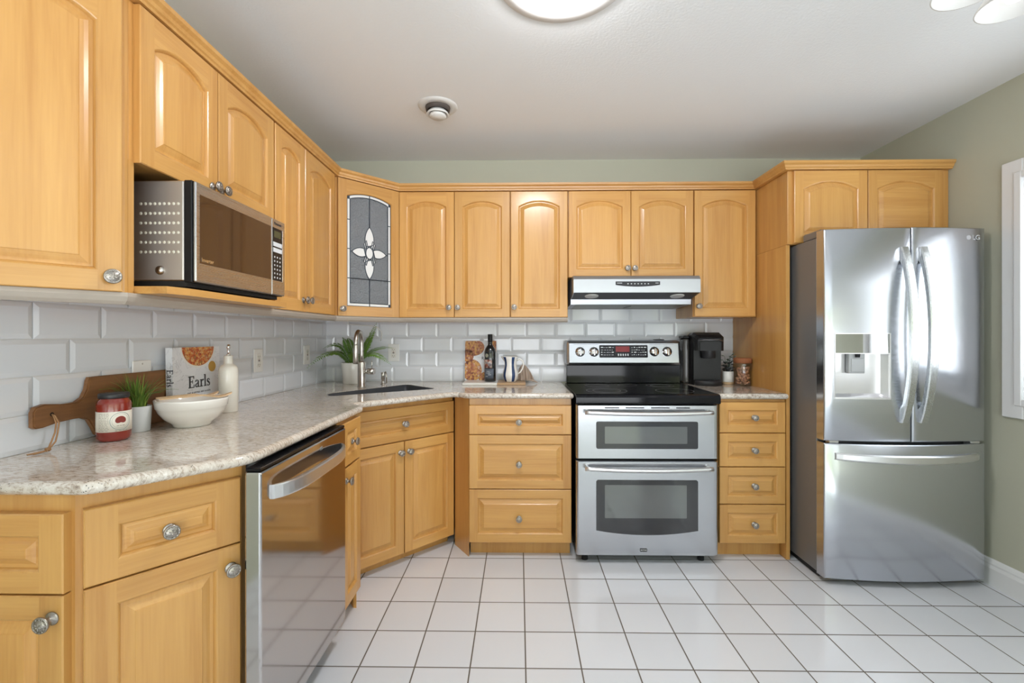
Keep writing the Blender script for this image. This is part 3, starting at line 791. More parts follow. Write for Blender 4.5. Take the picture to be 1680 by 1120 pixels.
# end cabinet with an angled and a front face
t = thing('base_cabinet', 'angled base cabinet at the counter end, left of the dishwasher, two faces', 'cabinet', (-1.0, 1.1, 0), 0, G_BASE)
poly = wpoly(t, [(-1.341, 0.986), (-0.983, 0.986), (-0.766, 1.237), (-0.766, 1.256), (-1.341, 1.256)])
q = MB(); q.prism(poly, 0.095, BH)
q.prism(wpoly(t, [(-1.341, 1.04), (-1.01, 1.04), (-0.82, 1.254), (-1.341, 1.254)]), 0, 0.096)
q.build('body', WV, t)
def rotated(o, x, y, rz):
    p = wpoly(t, [(x, y)])[0]; o.location = (p[0], p[1], 0); o.rotation_euler = (0, 0, rz)
AR = math.atan2(0.251, 0.217)
rotated(front(t, 'drawer', 0.012, 0.672, 0.312, 0.174, kn=(0.166, 0.755), sw=0.058, rw=0.046, ks=1.05), -0.983, 0.986, AR)
rotated(front(t, 'door', 0.012, 0.105, 0.312, 0.563, kn=(0.299, 0.610), sw=0.055, ks=1.05), -0.983, 0.986, AR)
rotated(front(t, 'drawer', 0.010, 0.669, 0.340, 0.174, kn=(0.14, 0.755), sw=0.052, rw=0.046), -1.341, 0.986, 0)
rotated(front(t, 'door', 0.010, 0.105, 0.340, 0.560, kn=(0.328, 0.618), sw=0.052, ks=1.05), -1.341, 0.986, 0)

t = thing('base_cabinet', 'very narrow base cabinet with one drawer and door right of the dishwasher', 'cabinet', (FBX, 1.806, 0), Q, G_BASE)
carcass(t, 0.226, BH, FBX - XL - 0.002, 0, 0.095)
front(t, 'drawer', 0.018, 0.690, 0.200, 0.180, kn=(0.118, 0.780), sw=0.045, rw=0.042)
front(t, 'door', 0.018, 0.102, 0.200, 0.580, kn=(0.052, 0.630), sw=0.045)

t = thing('sink_cabinet', 'diagonal sink base cabinet in the corner with false drawer and two doors', 'cabinet', (-0.864, 2.204, 0), PI / 4, G_BASE)
q = MB()
q.prism(wpoly(t, [(-0.864, 2.204), (-0.394, 2.674), (-0.394, 3.12), (-1.341, 3.12), (-1.341, 2.204)]), 0.055, 0.70)
q.prism(wpoly(t, [(-0.864, 2.204), (-0.394, 2.674), (-0.41, 2.69), (-0.88, 2.22)]), 0.70, BH)
q.prism(wpoly(t, [(-0.394, 2.674), (-0.394, 3.12), (-0.41, 3.12), (-0.41, 2.69)]), 0.70, BH)
q.prism(wpoly(t, [(-0.90, 2.24), (-0.43, 2.71), (-0.43, 3.12), (-1.341, 3.12), (-1.341, 2.24)]), 0, 0.056)
q.build('body', WV, t)
front(t, 'drawer', 0.004, 0.668, 0.657, 0.180, kn=(0.331, 0.758), sw=0.047, rw=0.046)
front(t, 'door', 0.004, 0.060, 0.325, 0.602, kn=(0.306, 0.606))
front(t, 'door', 0.334, 0.060, 0.327, 0.602, kn=(0.360, 0.606))
q = MB(); q.prism(wpoly(t, [(-0.378, 2.66), (-0.2785, 2.513), (-0.279, 2.535), (-0.365, 2.668)]), 0, BH); q.build('filler_panel', WV, t)
q = MB(); q.prism(wpoly(t, [(-0.868, 2.196), (-0.736, 2.034), (-0.75, 2.034), (-0.88, 2.2)]), 0, BH); q.build('filler_panel', WV, t)

t = thing('drawer_cabinet', 'wide base cabinet with three drawers left of the range', 'cabinet', (-0.277, FBY, 0), 0, G_BASE)
carcass(t, 0.567, BH, YB - FBY - 0.002, 0, 0.085, toe_in=0.05)
for z0, z1 in ((0.686, 0.845), (0.385, 0.681), (0.088, 0.380)):
    front(t, 'drawer', 0.001, z0, 0.565, z1 - z0, kn=(0.277, (z0 + z1) / 2 - 0.01), sw=0.046, rw=0.046)
t = thing('drawer_cabinet', 'narrow base cabinet with four drawers between the range and the fridge', 'cabinet', (1.097, FBY, 0), 0, G_BASE)
carcass(t, 0.370, BH, YB - FBY - 0.002, 0, 0.085, toe_in=0.05)
for z0, z1 in ((0.699, 0.866), (0.513, 0.694), (0.308, 0.508), (0.092, 0.303)):
    front(t, 'drawer', 0.003, z0, 0.359, z1 - z0, kn=(0.190, (z0 + z1) / 2), sw=0.044, rw=0.042)

# ------------------------------------------------------------------ countertops
def inset_poly(P, ds):
    n = len(P); r = []
    for i in range(n):
        p0, p1, p2 = Vector(P[i - 1]), Vector(P[i]), Vector(P[(i + 1) % n])
        d1 = (p1 - p0).normalized(); d2 = (p2 - p1).normalized()
        n1 = Vector((-d1.y, d1.x)); n2 = Vector((-d2.y, d2.x))
        a = p1 + n1 * ds[i - 1]; b = p1 + n2 * ds[i]
        cr = d1.x * d2.y - d1.y * d2.x
        if abs(cr) < 1e-5: r.append(tuple(b)); continue
        s_ = ((b - a).x * d2.y - (b - a).y * d2.x) / cr
        r.append(tuple(a + d1 * s_))
    return r
def fillet(P, rad):
    """rad: radius per corner; returns polygon and the edge index each new edge comes from"""
    out = []; n = len(P)
    for i in range(n):
        p0, p1, p2 = Vector(P[i - 1]), Vector(P[i]), Vector(P[(i + 1) % n])
        if rad[i] <= 0: out.append(tuple(p1)); continue
        a = p1 + (p0 - p1).normalized() * rad[i]; b = p1 + (p2 - p1).normalized() * rad[i]
        for k in range(6):
            f = k / 5; out.append(tuple(a * (1 - f) ** 2 + p1 * 2 * f * (1 - f) + b * f * f))
    return out
def countertop(name, P, front_test, hole=None, z0=0.884, z1=0.914, label=None, cat='countertop'):
    n = len(P); r = (z1 - z0) / 2
    ed = [1.0 if front_test((Vector(P[i]) + Vector(P[(i + 1) % n])) / 2) else 0.0 for i in range(n)]
    b = bmesh.new(); loops = []
    K = 7
    for k in range(K):
        a = PI / 2 - PI * k / (K - 1)
        ins = r * (1 - math.cos(a)); z = (z0 + z1) / 2 + r * math.sin(a)
        loops.append([b.verts.new((x, y, z)) for x, y in inset_poly(P, [ins * e_ for e_ in ed])])
    for k in range(K - 1):
        for i in range(n):
            j = (i + 1) % n; f = b.faces.new([loops[k][i], loops[k][j], loops[k + 1][j], loops[k + 1][i]]); f.smooth = True
    caps = []
    hl = []
    if hole:
        for z in (z1, z0): hl.append([b.verts.new((x, y, z)) for x, y in hole])
        for i in range(len(hole)):
            j = (i + 1) % len(hole); b.faces.new([hl[0][j], hl[0][i], hl[1][i], hl[1][j]])
    for ki, lp in ((0, loops[0]), (1, loops[-1])):
        es = [b.edges.get((lp[i], lp[(i + 1) % n])) or b.edges.new((lp[i], lp[(i + 1) % n])) for i in range(n)]
        if hole:
            h = hl[ki]; m_ = len(h); es += [b.edges.get((h[i], h[(i + 1) % m_])) or b.edges.new((h[i], h[(i + 1) % m_])) for i in range(m_)]
        bmesh.ops.triangle_fill(b, edges=es, use_beauty=True, use_dissolve=False)
    bmesh.ops.recalc_face_normals(b, faces=b.faces)
    me = bpy.data.meshes.new(name); b.to_mesh(me); b.free(); me.materials.append(GRAN)
    o = link(name, me); tag(o, label, cat); return o
CP = [(XL, 0.957), (-0.932, 0.957), (-0.712, 1.198), (-0.705, 2.045), (-0.780, 2.120), (-0.355, 2.545), (-0.305, 2.476), (0.302, 2.476), (0.302, YB - 0.003), (XL, YB - 0.003)]
CPF = fillet(CP, [0, 0.03, 0.05, 0.025, 0.02, 0.05, 0.04, 0.012, 0, 0])
SK = fillet([(-1.000, 2.350), (-0.490, 2.700), (-0.735, 2.950), (-1.055, 2.470)], [0.05, 0.05, 0.05, 0.04])
isfront = lambda p: not (p.x < XL + 0.004 or p.y > YB - 0.01)
countertop('countertop', CPF, isfront, SK, label='speckled granite countertop along the left and back walls with the sink cutout')
CP2 = [(1.079, 2.476), (1.4665, 2.476), (1.4665, YB - 0.003), (1.079, YB - 0.003)]
countertop('countertop', fillet(CP2, [0.012, 0.006, 0, 0]), lambda p: p.y < 2.6, None, label='small granite countertop between the range and the fridge panel')

# undermount sink
t = thing('sink', 'dark undermount corner sink below the brushed faucet', 'sink', (-0.82, 2.62, 0))
SKo = wpoly(t, inset_poly(SK, [-0.012] * len(SK))); SKi = wpoly(t, inset_poly(SK, [0.004] * len(SK))); SKb = wpoly(t, inset_poly(SK, [0.03] * len(SK)))
q = MB(); n = len(SK); SKl = wpoly(t, inset_poly(SK, [0.0012] * len(SK))); zz = [(SKo, 0.8825), (SKl, 0.8828), (SKl, 0.9125), (SKi, 0.9125), (SKi, 0.86), (SKb, 0.715)]
vs = [(x, y, z) for L, z in zz for x, y in L]
q.add(vs, [[k * n + i, k * n + (i + 1) % n, (k + 1) * n + (i + 1) % n, (k + 1) * n + i] for k in range(5) for i in range(n)], 0, True)
q.add([(x, y, 0.715) for x, y in SKb], [list(range(n))], 0)
q.build('basin', SINKM, t)
q = MB(); q.cyl(0.04, 0.7152, 0.719, 0, 24); q.build('drain', CHROME, t, loc=(0.03, 0.0, 0))

# ------------------------------------------------------------------ fridge
FW = 0.782
def fy(x, e=0.012, bulge=0.032): return e - bulge * (1 - ((x - FW / 2) / (FW / 2)) ** 2)
def bowed(q, x0, x1, z0, z1, back, hole=None, mat=0, ease=0.007):
    """a door slab whose front is gently bowed; hole=(xa,xb,za,zb) leaves an opening"""
    xs = [x0, x0 + 0.002, x0 + ease] + [x0 + ease + (x1 - x0 - 2 * ease) * i / 12 for i in range(1, 12)] + [x1 - ease, x1 - 0.002, x1]
    zs = [z0, z0 + 0.002, z0 + ease, z1 - ease, z1 - 0.002, z1]
    if hole:
        xs = sorted([x for x in xs if min(abs(x - hole[0]), abs(x - hole[1])) > 0.006] + [hole[0], hole[1]])
        zs = sorted(zs + [hole[2], hole[3]])
    def dy(v, a, b):
        d = min(v - a, b - v)
        return 0.0075 if d < 1e-6 else (0.0032 if d < 0.0025 else (0.0 if d >= ease - 1e-6 else 0.0))
    vs = [(x, fy(x) + max(dy(x, x0, x1), dy(z, z0, z1)), z) for z in zs for x in xs]; nx = len(xs); fs = []
    for k in range(len(zs) - 1):
        for i in range(nx - 1):
            if hole and xs[i] >= hole[0] - 1e-6 and xs[i + 1] <= hole[1] + 1e-6 and zs[k] >= hole[2] - 1e-6 and zs[k + 1] <= hole[3] + 1e-6: continue
            fs.append([k * nx + i, k * nx + i + 1, (k + 1) * nx + i + 1, (k + 1) * nx + i])
    q.add(vs, fs, mat, True)
    # sides and back
    per = [(x, zs[0]) for x in xs] + [(xs[-1], z) for z in zs[1:]] + [(x, zs[-1]) for x in xs[-2::-1]] + [(xs[0], z) for z in zs[-2:0:-1]]
    n = len(per)
    f_ = [(x, fy(x) + 0.0075, z) for x, z in per]; b_ = [(x, back, z) for x, z in per]
    q.add(f_ + b_, [[i, n + i, n + (i + 1) % n, (i + 1) % n] for i in range(n)], mat, False)
    q.add(b_, [list(range(n))], mat, False)
t = thing('fridge', 'stainless french door fridge with water dispenser and bottom freezer drawer', 'fridge', (1.506, 2.240, 0))
q = MB(); q.box((0.004, 0.075, 0.035), (FW - 0.004, 0.825, 1.724), 0, 0.004); q.build('body', STG, t)
q = MB(); q.box((0.02, 0.09, 0.006), (FW - 0.02, 0.78, 0.036), 0); q.build('base_grille', BLKP, t)
DH = (0.046, 0.298, 0.922, 1.240)
q = MB(); bowed(q, 0.0, 0.3965, 0.712, 1.755, 0.070, DH); dl = q.build('door', STF, t)
q = MB(); bowed(q, 0.4015, FW, 0.712, 1.757, 0.070); dr = q.build('door', STF, t)
q = MB(); bowed(q, 0.0, FW, 0.032, 0.700, 0.070); dz = q.build('freezer_drawer', STF, t)
# dispenser: glossy panel above, open recess below
xa, xb, za, zb = DH; zm = 1.144
q = MB()
yf_ = lambda x: fy(x) + 0.001
back = 0.036
q.add([(xa, yf_(xa), za), (xb, yf_(xb), za), (xb, yf_(xb), zm), (xa, yf_(xa), zm), (xa + 0.006, back, za + 0.02), (xb - 0.006, back, za + 0.02), (xb - 0.006, back, zm), (xa + 0.006, back, zm)],
      [[4, 5, 6, 7], [0, 1, 5, 4], [1, 2, 6, 5], [0, 4, 7, 3], [3, 7, 6, 2]], 0)
ds = q.build('dispenser', STL, dl, fix=False)
q = MB()
for (a, b_, c, d) in ((xa - 0.002, xa + 0.003, za - 0.002, zb + 0.002), (xb - 0.003, xb + 0.002, za - 0.002, zb + 0.002)):
    q.box((a, fy((a + b_) / 2) - 0.003, c), (b_, fy((a + b_) / 2) + 0.010, d), 0, 0.0008)
NS = 10
for (c, d, dd) in ((za - 0.002, za + 0.006, 0.004), (zb - 0.002, zb + 0.002, 0.003), (zm - 0.003, zm + 0.001, 0.002)):
    q.sweep([[(x, fy(x) - dd, c), (x, fy(x) - dd, d), (x, fy(x) + 0.012, d), (x, fy(x) + 0.012, c)] for x in [xa + (xb - xa) * i / NS for i in range(NS + 1)]])
q.build('dispenser_frame', STL, dl)
q = MB()
q.sweep([[(x, fy(x) - 0.001, zm + 0.001), (x, fy(x) - 0.001, zb - 0.002), (x, fy(x) + 0.012, zb - 0.002), (x, fy(x) + 0.012, zm + 0.001)] for x in [xa + 0.003 + (xb - xa - 0.006) * i / NS for i in range(NS + 1)]])
q.build('display_panel', plain('mirror_panel', (0.55, 0.56, 0.56), 0.05, 1.0), dl)
q = MB(); q.box((0.118, 0.010, 1.044), (0.198, 0.034, 1.143), 0, 0.003); q.box((0.128, 0.0075, 1.052), (0.192, 0.012, 1.118), 0, 0.002)
q.lathe([(0.010, -0.020), (0.012, 0.0)], 12, 1, Matrix.Translation((0.158, 0.006, 1.143)), cap0=True)
q.build('dispenser_lever', [GREYP, DARKP], dl)
# long bowed handles
def door_handle(parent, xc, side):
    q = MB(); secs = []; zc = 1.2335; hz = 0.425; n = 28
    for i in range(n + 1):
        s_ = -1 + 2 * i / n; z = zc + hz * s_
        y0 = fy(xc) ; out = y0 - 0.016 - 0.062 * (1 - s_ * s_) ** 0.9
        ext = abs(s_) > 0.80
        inn = (y0 + 0.002) if ext else out + 0.026 - 0.004 * (1 - abs(s_))
        w = 0.021 - 0.003 * abs(s_)
        secs.append([(xc - w, out + 0.004, z), (xc - w + 0.005, out, z), (xc + w - 0.005, out, z), (xc + w, out + 0.004, z), (xc + w - 0.003, inn, z), (xc - w + 0.003, inn, z)])
    q.sweep(secs, 0); return q.build('handle', steel('handle_stainless', (0.58, 0.60, 0.61), 0.27, axis=2), parent)
HST = None
door_handle(dl, 0.355, 1); door_handle(dr, 0.446, -1)
q = MB(); secs = []
for i in range(31):
    s_ = -1 + 2 * i / 30; x = FW / 2 + 0.345 * s_
    y0 = fy(x); out = y0 - 0.012 - 0.055 * (1 - s_ * s_) ** 0.75; ext = abs(s_) > 0.88
    inn = y0 + 0.002 if ext else out + 0.024
    zc = 0.640; hh = 0.021 - 0.004 * abs(s_)
    secs.append([(x, out + 0.004, zc - hh), (x, out, zc - hh + 0.006), (x, out, zc + hh - 0.006), (x, out + 0.005, zc + hh), (x, inn, zc + hh - 0.003), (x, inn, zc - hh + 0.003)])
q.sweep(secs); q.build('handle', STL, dz)
for x in (0.012, FW - 0.092):
    q = MB(); q.box((x, 0.060, 1.7245), (x + 0.080, 0.20, 1.766), 0, 0.006); q.build('hinge_cover', STG, t)
for x in (0.03, FW - 0.07):
    q = MB(); q.box((x, fy(x) + 0.012, 0.7005), (x + 0.045, 0.05, 0.7115), 0, 0.001); q.build('hinge', STL, t)
for x in (0.06, FW - 0.06):
    q = MB(); q.cyl(0.018, 0.0005, 0.034, 0, 14, Matrix.Translation((x, 0.085, 0))); q.build('foot', plain('tan_foot', (0.22, 0.15, 0.07), 0.6), t)
# emblem: disc and two letters
lx = 0.688
q = MB(); q.prism([(lx + 0.011 * math.cos(2 * PI * i / 20), 1.708 + 0.011 * math.sin(2 * PI * i / 20)) for i in range(20)], -fy(lx) - 0.004, -fy(lx) + 0.0012, 0, MXZ)
q.build('emblem', plain('emblem_grey', (0.36, 0.36, 0.38), 0.35, 0.6), dr)
text('lettering', 'LG', 0.032, GREYP, dr, (lx + 0.040, fy(lx + 0.036) - 0.0012, 1.708), rot=(PI / 2, 0, 0), bold=0.001)

# ------------------------------------------------------------------ range
t = thing('range', 'stainless double oven range with black glass cooktop', 'range', (0.312, 2.440, 0))
RW = 0.756
q = MB(); q.box((0.003, 0.045, 0.045), (RW - 0.003, 0.630, 0.900), 0, 0.002); q.build('body', BLKP, t)
def oven_door(name, z0, z1):
    q = MB(); secs = []
    n = 10; prof = [(-0.003, 0.043), (-0.003, 0.016), (0.001, 0.006), (0.008, 0.001), (0.020, 0.0)]
    pts = [(x, y) for x, y in prof] + [(RW - x, y) for x, y in prof[::-1]]
    ease = 0.004
    for z, e in ((z0, 0.006), (z0 + ease, 0.0), (z1 - ease, 0.0), (z1, 0.006)):
        secs.append([(x, max(y, 0) + (e if y < 0.02 else 0), z) for x, y in pts])
    q.sweep(secs, 0, smooth=False)
    return q.build(name, ST, t)
ul = oven_door('upper_oven_door', 0.566, 0.858); ll = oven_door('lower_oven_door', 0.046, 0.555)
def oven_handle(parent, z):
    q = MB(); pts = []
    for i in range(25):
        s_ = -1 + 2 * i / 24; x = RW / 2 + 0.338 * s_
        pts.append((x, -0.030 - 0.020 * (1 - s_ * s_), z - 0.004 * (1 - s_ * s_)))
    q.tube(pts, 0.0135, 12, 0, sq=(1.0, 0.85))
    for s_ in (-1, 1): q.tube([(RW / 2 + 0.325 * s_, 0.002, z), (RW / 2 + 0.325 * s_, -0.030, z)], 0.011, 10)
    q.build('handle', STL, parent)
oven_handle(ul, 0.822); oven_handle(ll, 0.523)
q = MB(); plate(q, rrect(0.104, 0.622, 0.649, 0.769, 0.010), -0.0015, 0.006); q.build('oven_window', OVENW, ul)
q = MB(); plate(q, rrect(0.150, 0.650, 0.591, 0.742, 0.004), -0.0024, 0.002); q.build('inner_glass', OVENI, ul)
bot = [(0.104 + 0.545 * i / 20, 0.183 - 0.024 * (1 - (2 * i / 20 - 1) ** 2)) for i in range(21)]
q = MB(); plate(q, bot + [(0.649, 0.447), (0.641, 0.455), (0.112, 0.455), (0.104, 0.447)], -0.0015, 0.006); q.build('oven_window', OVENW, ll)
q = MB(); plate(q, rrect(0.150, 0.250, 0.588, 0.428, 0.004), -0.0024, 0.002); q.build('inner_glass', OVENI, ll)
q = MB()
for a, b_ in ((0.150, 0.228), (0.262, 0.362), (0.398, 0.498), (0.532, 0.606)): q.box((a, -0.0008, 0.8395), (b_, 0.004, 0.8455), 0, 0.001)
q.build('vent_slot', BLKP, ul)
q = MB(); plate(q, rrect(0.338, 0.0705, 0.376, 0.0870, 0.004), -0.0022, 0.004); bd = q.build('badge', PRINTD, ll)
text('lettering', 'MAYTAG', 0.0082, PRINT, bd, (0.357, -0.0026, 0.0788), bold=0.0002)
q = MB()
lip = [(-0.016, 0.866), (-0.020, 0.872), (-0.020, 0.900), (-0.014, 0.912), (-0.004, 0.9165), (0.560, 0.9165), (0.560, 0.903), (0.020, 0.900), (0.012, 0.866)]
q.sweep([[(x, y, z) for y, z in lip] for x in (-0.006, 0.0, RW, RW + 0.006)], 0); q.build('cooktop', BLKG, t)
q = MB()
def ring(cx, cy, r, w=0.0022):
    q.lathe([(r - w, 0.9166), (r - w, 0.9170), (r, 0.9170), (r, 0.9166)], 40, 0, Matrix.Translation((cx, cy, 0)))
for cx, cy, rs in ((0.19, 0.155, (0.115, 0.080)), (0.575, 0.150, (0.105,)), (0.18, 0.415, (0.075,)), (0.575, 0.415, (0.085, 0.060)), (0.378, 0.445, (0.06,))):
    for r_ in rs: ring(cx, cy, r_)
q.build('burner_marking', GREYLINE, t)
q = MB(); q.box((0.004, 0.560, 0.9170), (RW - 0.004, 0.625, 1.036), 0, 0.003); q.build('backguard', BLKG, t)
q = MB()
outl = rrect(0.0, 1.034, RW, 1.200, 0.026, 6); outl = [(x, max(z, 1.034)) for x, z in outl]
yb_, ym_, yf2 = 0.640, 0.548, 0.530
def ins_o(d): return [(min(max(x, 0 + d), RW - d), min(max(z, 1.034 + d), 1.200 - d)) for x, z in outl]
q.sweep([[(x, yb_, z) for x, z in outl], [(x, ym_, z) for x, z in outl], [(x, ym_ - 0.010, z) for x, z in ins_o(0.006)], [(x, yf2, z) for x, z in ins_o(0.020)]], 0)
pan = q.build('control_panel', ST, t)
for x, z in ((0.091, 1.124), (0.182, 1.124), (0.578, 1.126), (0.661, 1.126)):
    q = MB(); M = Matrix.Translation((x, yf2, z)) @ Matrix.Rotation(PI / 2, 4, 'X')
    q.lathe([(0.0315, 0), (0.0315, 0.003), (0.027, 0.004), (0.0265, 0.018), (0.024, 0.022), (0.0001, 0.0225)], 28, 0, M)
    q.box((x - 0.006, yf2 - 0.031, z - 0.024), (x + 0.006, yf2 - 0.020, z + 0.024), 0, 0.003)
    q.box((x - 0.0008, yf2 - 0.0318, z + 0.006), (x + 0.0008, yf2 - 0.0305, z + 0.022), 1)
    k = q.build('knob', [CHROME, PRINTD], pan)
    q = MB()
    for i in range(9):
        a = R(-30 + i * 30); q.box((x + 0.037 * math.cos(a) - 0.001, yf2 - 0.0006, z + 0.037 * math.sin(a) - 0.001), (x + 0.037 * math.cos(a) + 0.001, yf2 + 0.0004, z + 0.037 * math.sin(a) + 0.001), 0)
    q.build('dial_marking', PRINTD, pan)
q = MB(); plate(q, rrect(0.218, 1.087, 0.534, 1.168, 0.006), -yf2 * -1 - 0.003, 0.005) if False else q.prism(rrect(0.218, 1.087, 0.534, 1.168, 0.006), -yf2 - 0.001, -yf2 + 0.003, 0, MXZ)
dp = q.build('display', BLKG, pan)
yd = yf2 - 0.0036
q = MB(); q.box((0.325, yd, 1.124), (0.415, yd + 0.001, 1.160), 0); q.build('led_readout', REDLED, dp)
random.seed(11)
q = MB()
for i in range(5): q.box((0.338 + 0.0155 * i, yd, 1.098), (0.346 + 0.0155 * i, yd + 0.001, 1.112), 0)
for x0, x1 in ((0.228, 0.318), (0.428, 0.526)):
    for r_ in range(4):
        x = x0
        while x < x1 - 0.012:
            w = random.uniform(0.006, 0.016); q.box((x, yd, 1.103 + r_ * 0.016), (min(x + w, x1), yd + 0.001, 1.1055 + r_ * 0.016 + random.choice((0, 0.003))), 0); x += w + random.uniform(0.004, 0.009)
q.build('touch_labels', PRINT, dp)
q = MB(); q.box((0.050, yf2 - 0.0006, 1.1735), (0.210, yf2 + 0.0004, 1.1745), 0); q.box((0.545, yf2 - 0.0006, 1.1735), (0.705, yf2 + 0.0004, 1.1745), 0)
q.build('printed_line', PRINTD, pan)
q = MB(); q.box((0.60, 0.57, 1.2003), (0.66, 0.62, 1.206), 0, 0.002); q.build('oven_vent', BLKP, pan)
def lean(o):       # the control panel leans back
    o.data.transform(Matrix(((1, 0, 0, 0), (0, 1, 0.15, -0.15 * 1.034), (0, 0, 1, 0), (0, 0, 0, 1))))
    for c_ in o.children: lean(c_)
lean(pan)
for x in (0.05, RW - 0.07):
    q = MB(); q.cyl(0.018, 0.0005, 0.046, 0, 14, Matrix.Translation((x, 0.06, 0))); q.build('foot', BLKP, t)

# ------------------------------------------------------------------ range hood
t = thing('range_hood', 'stainless under-cabinet range hood above the cooktop', 'hood', (0.325, 2.690, 0)); HW = 0.750
q = MB()
hp = [(0.0, 1.487), (0.0, 1.566), (0.012, 1.584), (0.020, 1.5885), (0.425, 1.5885), (0.425, 1.412), (0.150, 1.426), (0.145, 1.458)]
q.sweep([[(x, y, z) for y, z in hp] for x in (0, HW)], 0); q.build('body', steel('hood_stainless', (0.42, 0.43, 0.46), 0.34), t)
q = MB()
q.add([(0.006, 0.002, 1.4858), (HW - 0.006, 0.002, 1.4858), (HW - 0.006, 0.1435, 1.4572), (0.006, 0.1435, 1.4572), (0.006, 0.002, 1.4878), (HW - 0.006, 0.002, 1.4878), (HW - 0.006, 0.1435, 1.4595), (0.006, 0.1435, 1.4595)],
      [[0, 3, 2, 1], [0, 1, 5, 4], [1, 2, 6, 5], [2, 3, 7, 6], [3, 0, 4, 7]], 0)
q.build('underside_panel', plain('hood_underside', (0.08, 0.08, 0.085), 0.4, 0.6), t)
sl = math.atan2(-0.029, 0.1415)
for x in (0.118, 0.637):
    q = MB(); q.lathe([(0.0001, -0.004), (0.030, -0.004), (0.040, -0.002), (0.042, 0.002)], 24, 0, Matrix.Translation((x, 0.070, 1.4705)) @ Matrix.Rotation(sl, 4, 'X')); q.build('lamp_lens', plain('lens', (0.6, 0.6, 0.58), 0.3), t)
q = MB()
q.add([(0.03, 0.155, 1.4245), (HW - 0.03, 0.155, 1.4245), (HW - 0.03, 0.415, 1.4112), (0.03, 0.415, 1.4112)], [[0, 3, 2, 1]], 0)
q.box((HW / 2 - 0.004, 0.155, 1.414), (HW / 2 + 0.004, 0.415, 1.4165), 1)
q.build('grease_filter', [plain('filter_mesh', (0.30, 0.30, 0.27), 0.45, 0.8, bump=(700, 0.5)), DARKP], t)
q = MB()
cp = [(0.249, 1.552), (0.249, 1.531)] + [(0.249 + 0.262 * i / 12, 1.531 - 0.010 * (1 - (2 * i / 12 - 1) ** 2)) for i in range(1, 12)] + [(0.511, 1.531), (0.511, 1.552)]
q.prism(cp[::-1], -0.001, 0.0025, 0, MXZ); hc = q.build('control_plate', DARKP, t)
q = MB()
for i in range(7): q.box((0.318 + i * 0.020, -0.0030, 1.535), (0.326 + i * 0.020, -0.0020, 1.541), 0)
q.box((0.257, -0.003, 1.540), (0.287, -0.002, 1.544), 0); q.box((0.484, -0.003, 1.540), (0.502, -0.002, 1.544), 0)
q.build('button_marking', GREYP, hc)

# ------------------------------------------------------------------ microwave (faces +x)
t = thing('microwave', 'stainless microwave with dark window on the shelf of the left cabinets', 'microwave', (-0.930, 1.279, 0), Q)
MW = 0.492
q = MB(); q.box((-0.006, 0.026, 1.388), (MW - 0.004, 0.355, 1.674), 0, 0.003); q.build('body', steel('warm_case_steel', (0.52, 0.48, 0.45), 0.42), t)
q = MB(); q.box((-0.004, 0.003, 1.384), (MW - 0.002, 0.0258, 1.676), 0, 0.002); q.build('front_frame', BLKP, t)
q = MB(); q.box((0.0, -0.006, 1.386), (0.3985, 0.0029, 1.674), 0, 0.003); md = q.build('door', STM, t)
q = MB(); plate(q, [(0.016, 1.441), (0.391, 1.441), (0.391, 1.640), (0.016, 1.640)], 0.0062 * -1, 0.003) if False else q.prism([(0.016, 1.441), (0.391, 1.441), (0.391, 1.640), (0.016, 1.640)], 0.0040, 0.0066, 0, MXZ)
mwin = q.build('window', plain('reflection_tinted_glass', (0.13, 0.10, 0.075), 0.05, 0.85), md)  # brown reflection of the cabinets is mixed into the glass colour
text('lettering', 'Inverter', 0.016, CHROME, mwin, (0.048, -0.0072, 1.452), bold=0.0003)
q = MB(); q.box((0.3995, -0.006, 1.386), (MW, 0.0029, 1.674), 0, 0.003); mp_ = q.build('control_panel', STM, t)
q = MB(); q.prism([(0.403, 1.441), (0.470, 1.441), (0.470, 1.640), (0.403, 1.640)], 0.0040, 0.0066, 0, MXZ); mk = q.build('keypad', BLKP, mp_)
q = MB(); q.box((0.474, -0.0068, 1.441), (0.480, -0.004, 1.640), 0); q.build('trim_strip', CHROME, mp_)
q = MB(); q.box((0.412, -0.0074, 1.604), (0.460, -0.0064, 1.629), 0); q.build('clock_display', GREENLED, mk)
q = MB(); q.box((0.406, -0.0076, 1.570), (0.467, -0.0064, 1.586), 0); q.box((0.406, -0.0076, 1.548), (0.467, -0.0064, 1.564), 0); q.build('button_bar', PRINT, mk)
q = MB()
for r_ in range(6):
    for c_ in range(3):
        q.box((0.413 + c_ * 0.019, -0.0074, 1.449 + r_ * 0.0155), (0.419 + c_ * 0.019, -0.0064, 1.455 + r_ * 0.0155), 0)
q.build('keys', PRINT, mk)
text('lettering', 'Panasonic', 0.013, PRINTD, mp_, (0.440, -0.0066, 1.657), bold=0.0003)
q = MB()
for r_ in range(6):
    for c_ in range(9):
        M = Matrix.Translation((-0.0062, 0.040 + c_ * 0.0135, 1.470 + r_ * 0.0275)) @ Matrix.Rotation(-PI / 2, 4, 'Y')
        q.lathe([(0.0045, 0.0), (0.0040, 0.0012), (0.0001, 0.0014)], 8, 0, M)
q.build('vent_light_dots', plain('hole_light_paint', (0.70, 0.66, 0.55), 0.4), t)  # cream dots painted for the light showing through the vent holes
q = MB(); q.lathe([(0.013, 0.0), (0.012, 0.004), (0.008, 0.007), (0.0001, 0.008)], 16, 0, Matrix.Translation((-0.0062, 0.092, 1.418)) @ Matrix.Rotation(-PI / 2, 4, 'Y')); q.build('spacer_button', NICK, t)
q = MB()
q.box((0.0, 0.02, 1.372), (MW - 0.01, 0.34, 1.3885), 0)
for x in (0.03, MW - 0.05):
    for y in (0.05, 0.30): q.cyl(0.012, 1.3655, 1.374, 0, 12, Matrix.Translation((x, y, 0)))
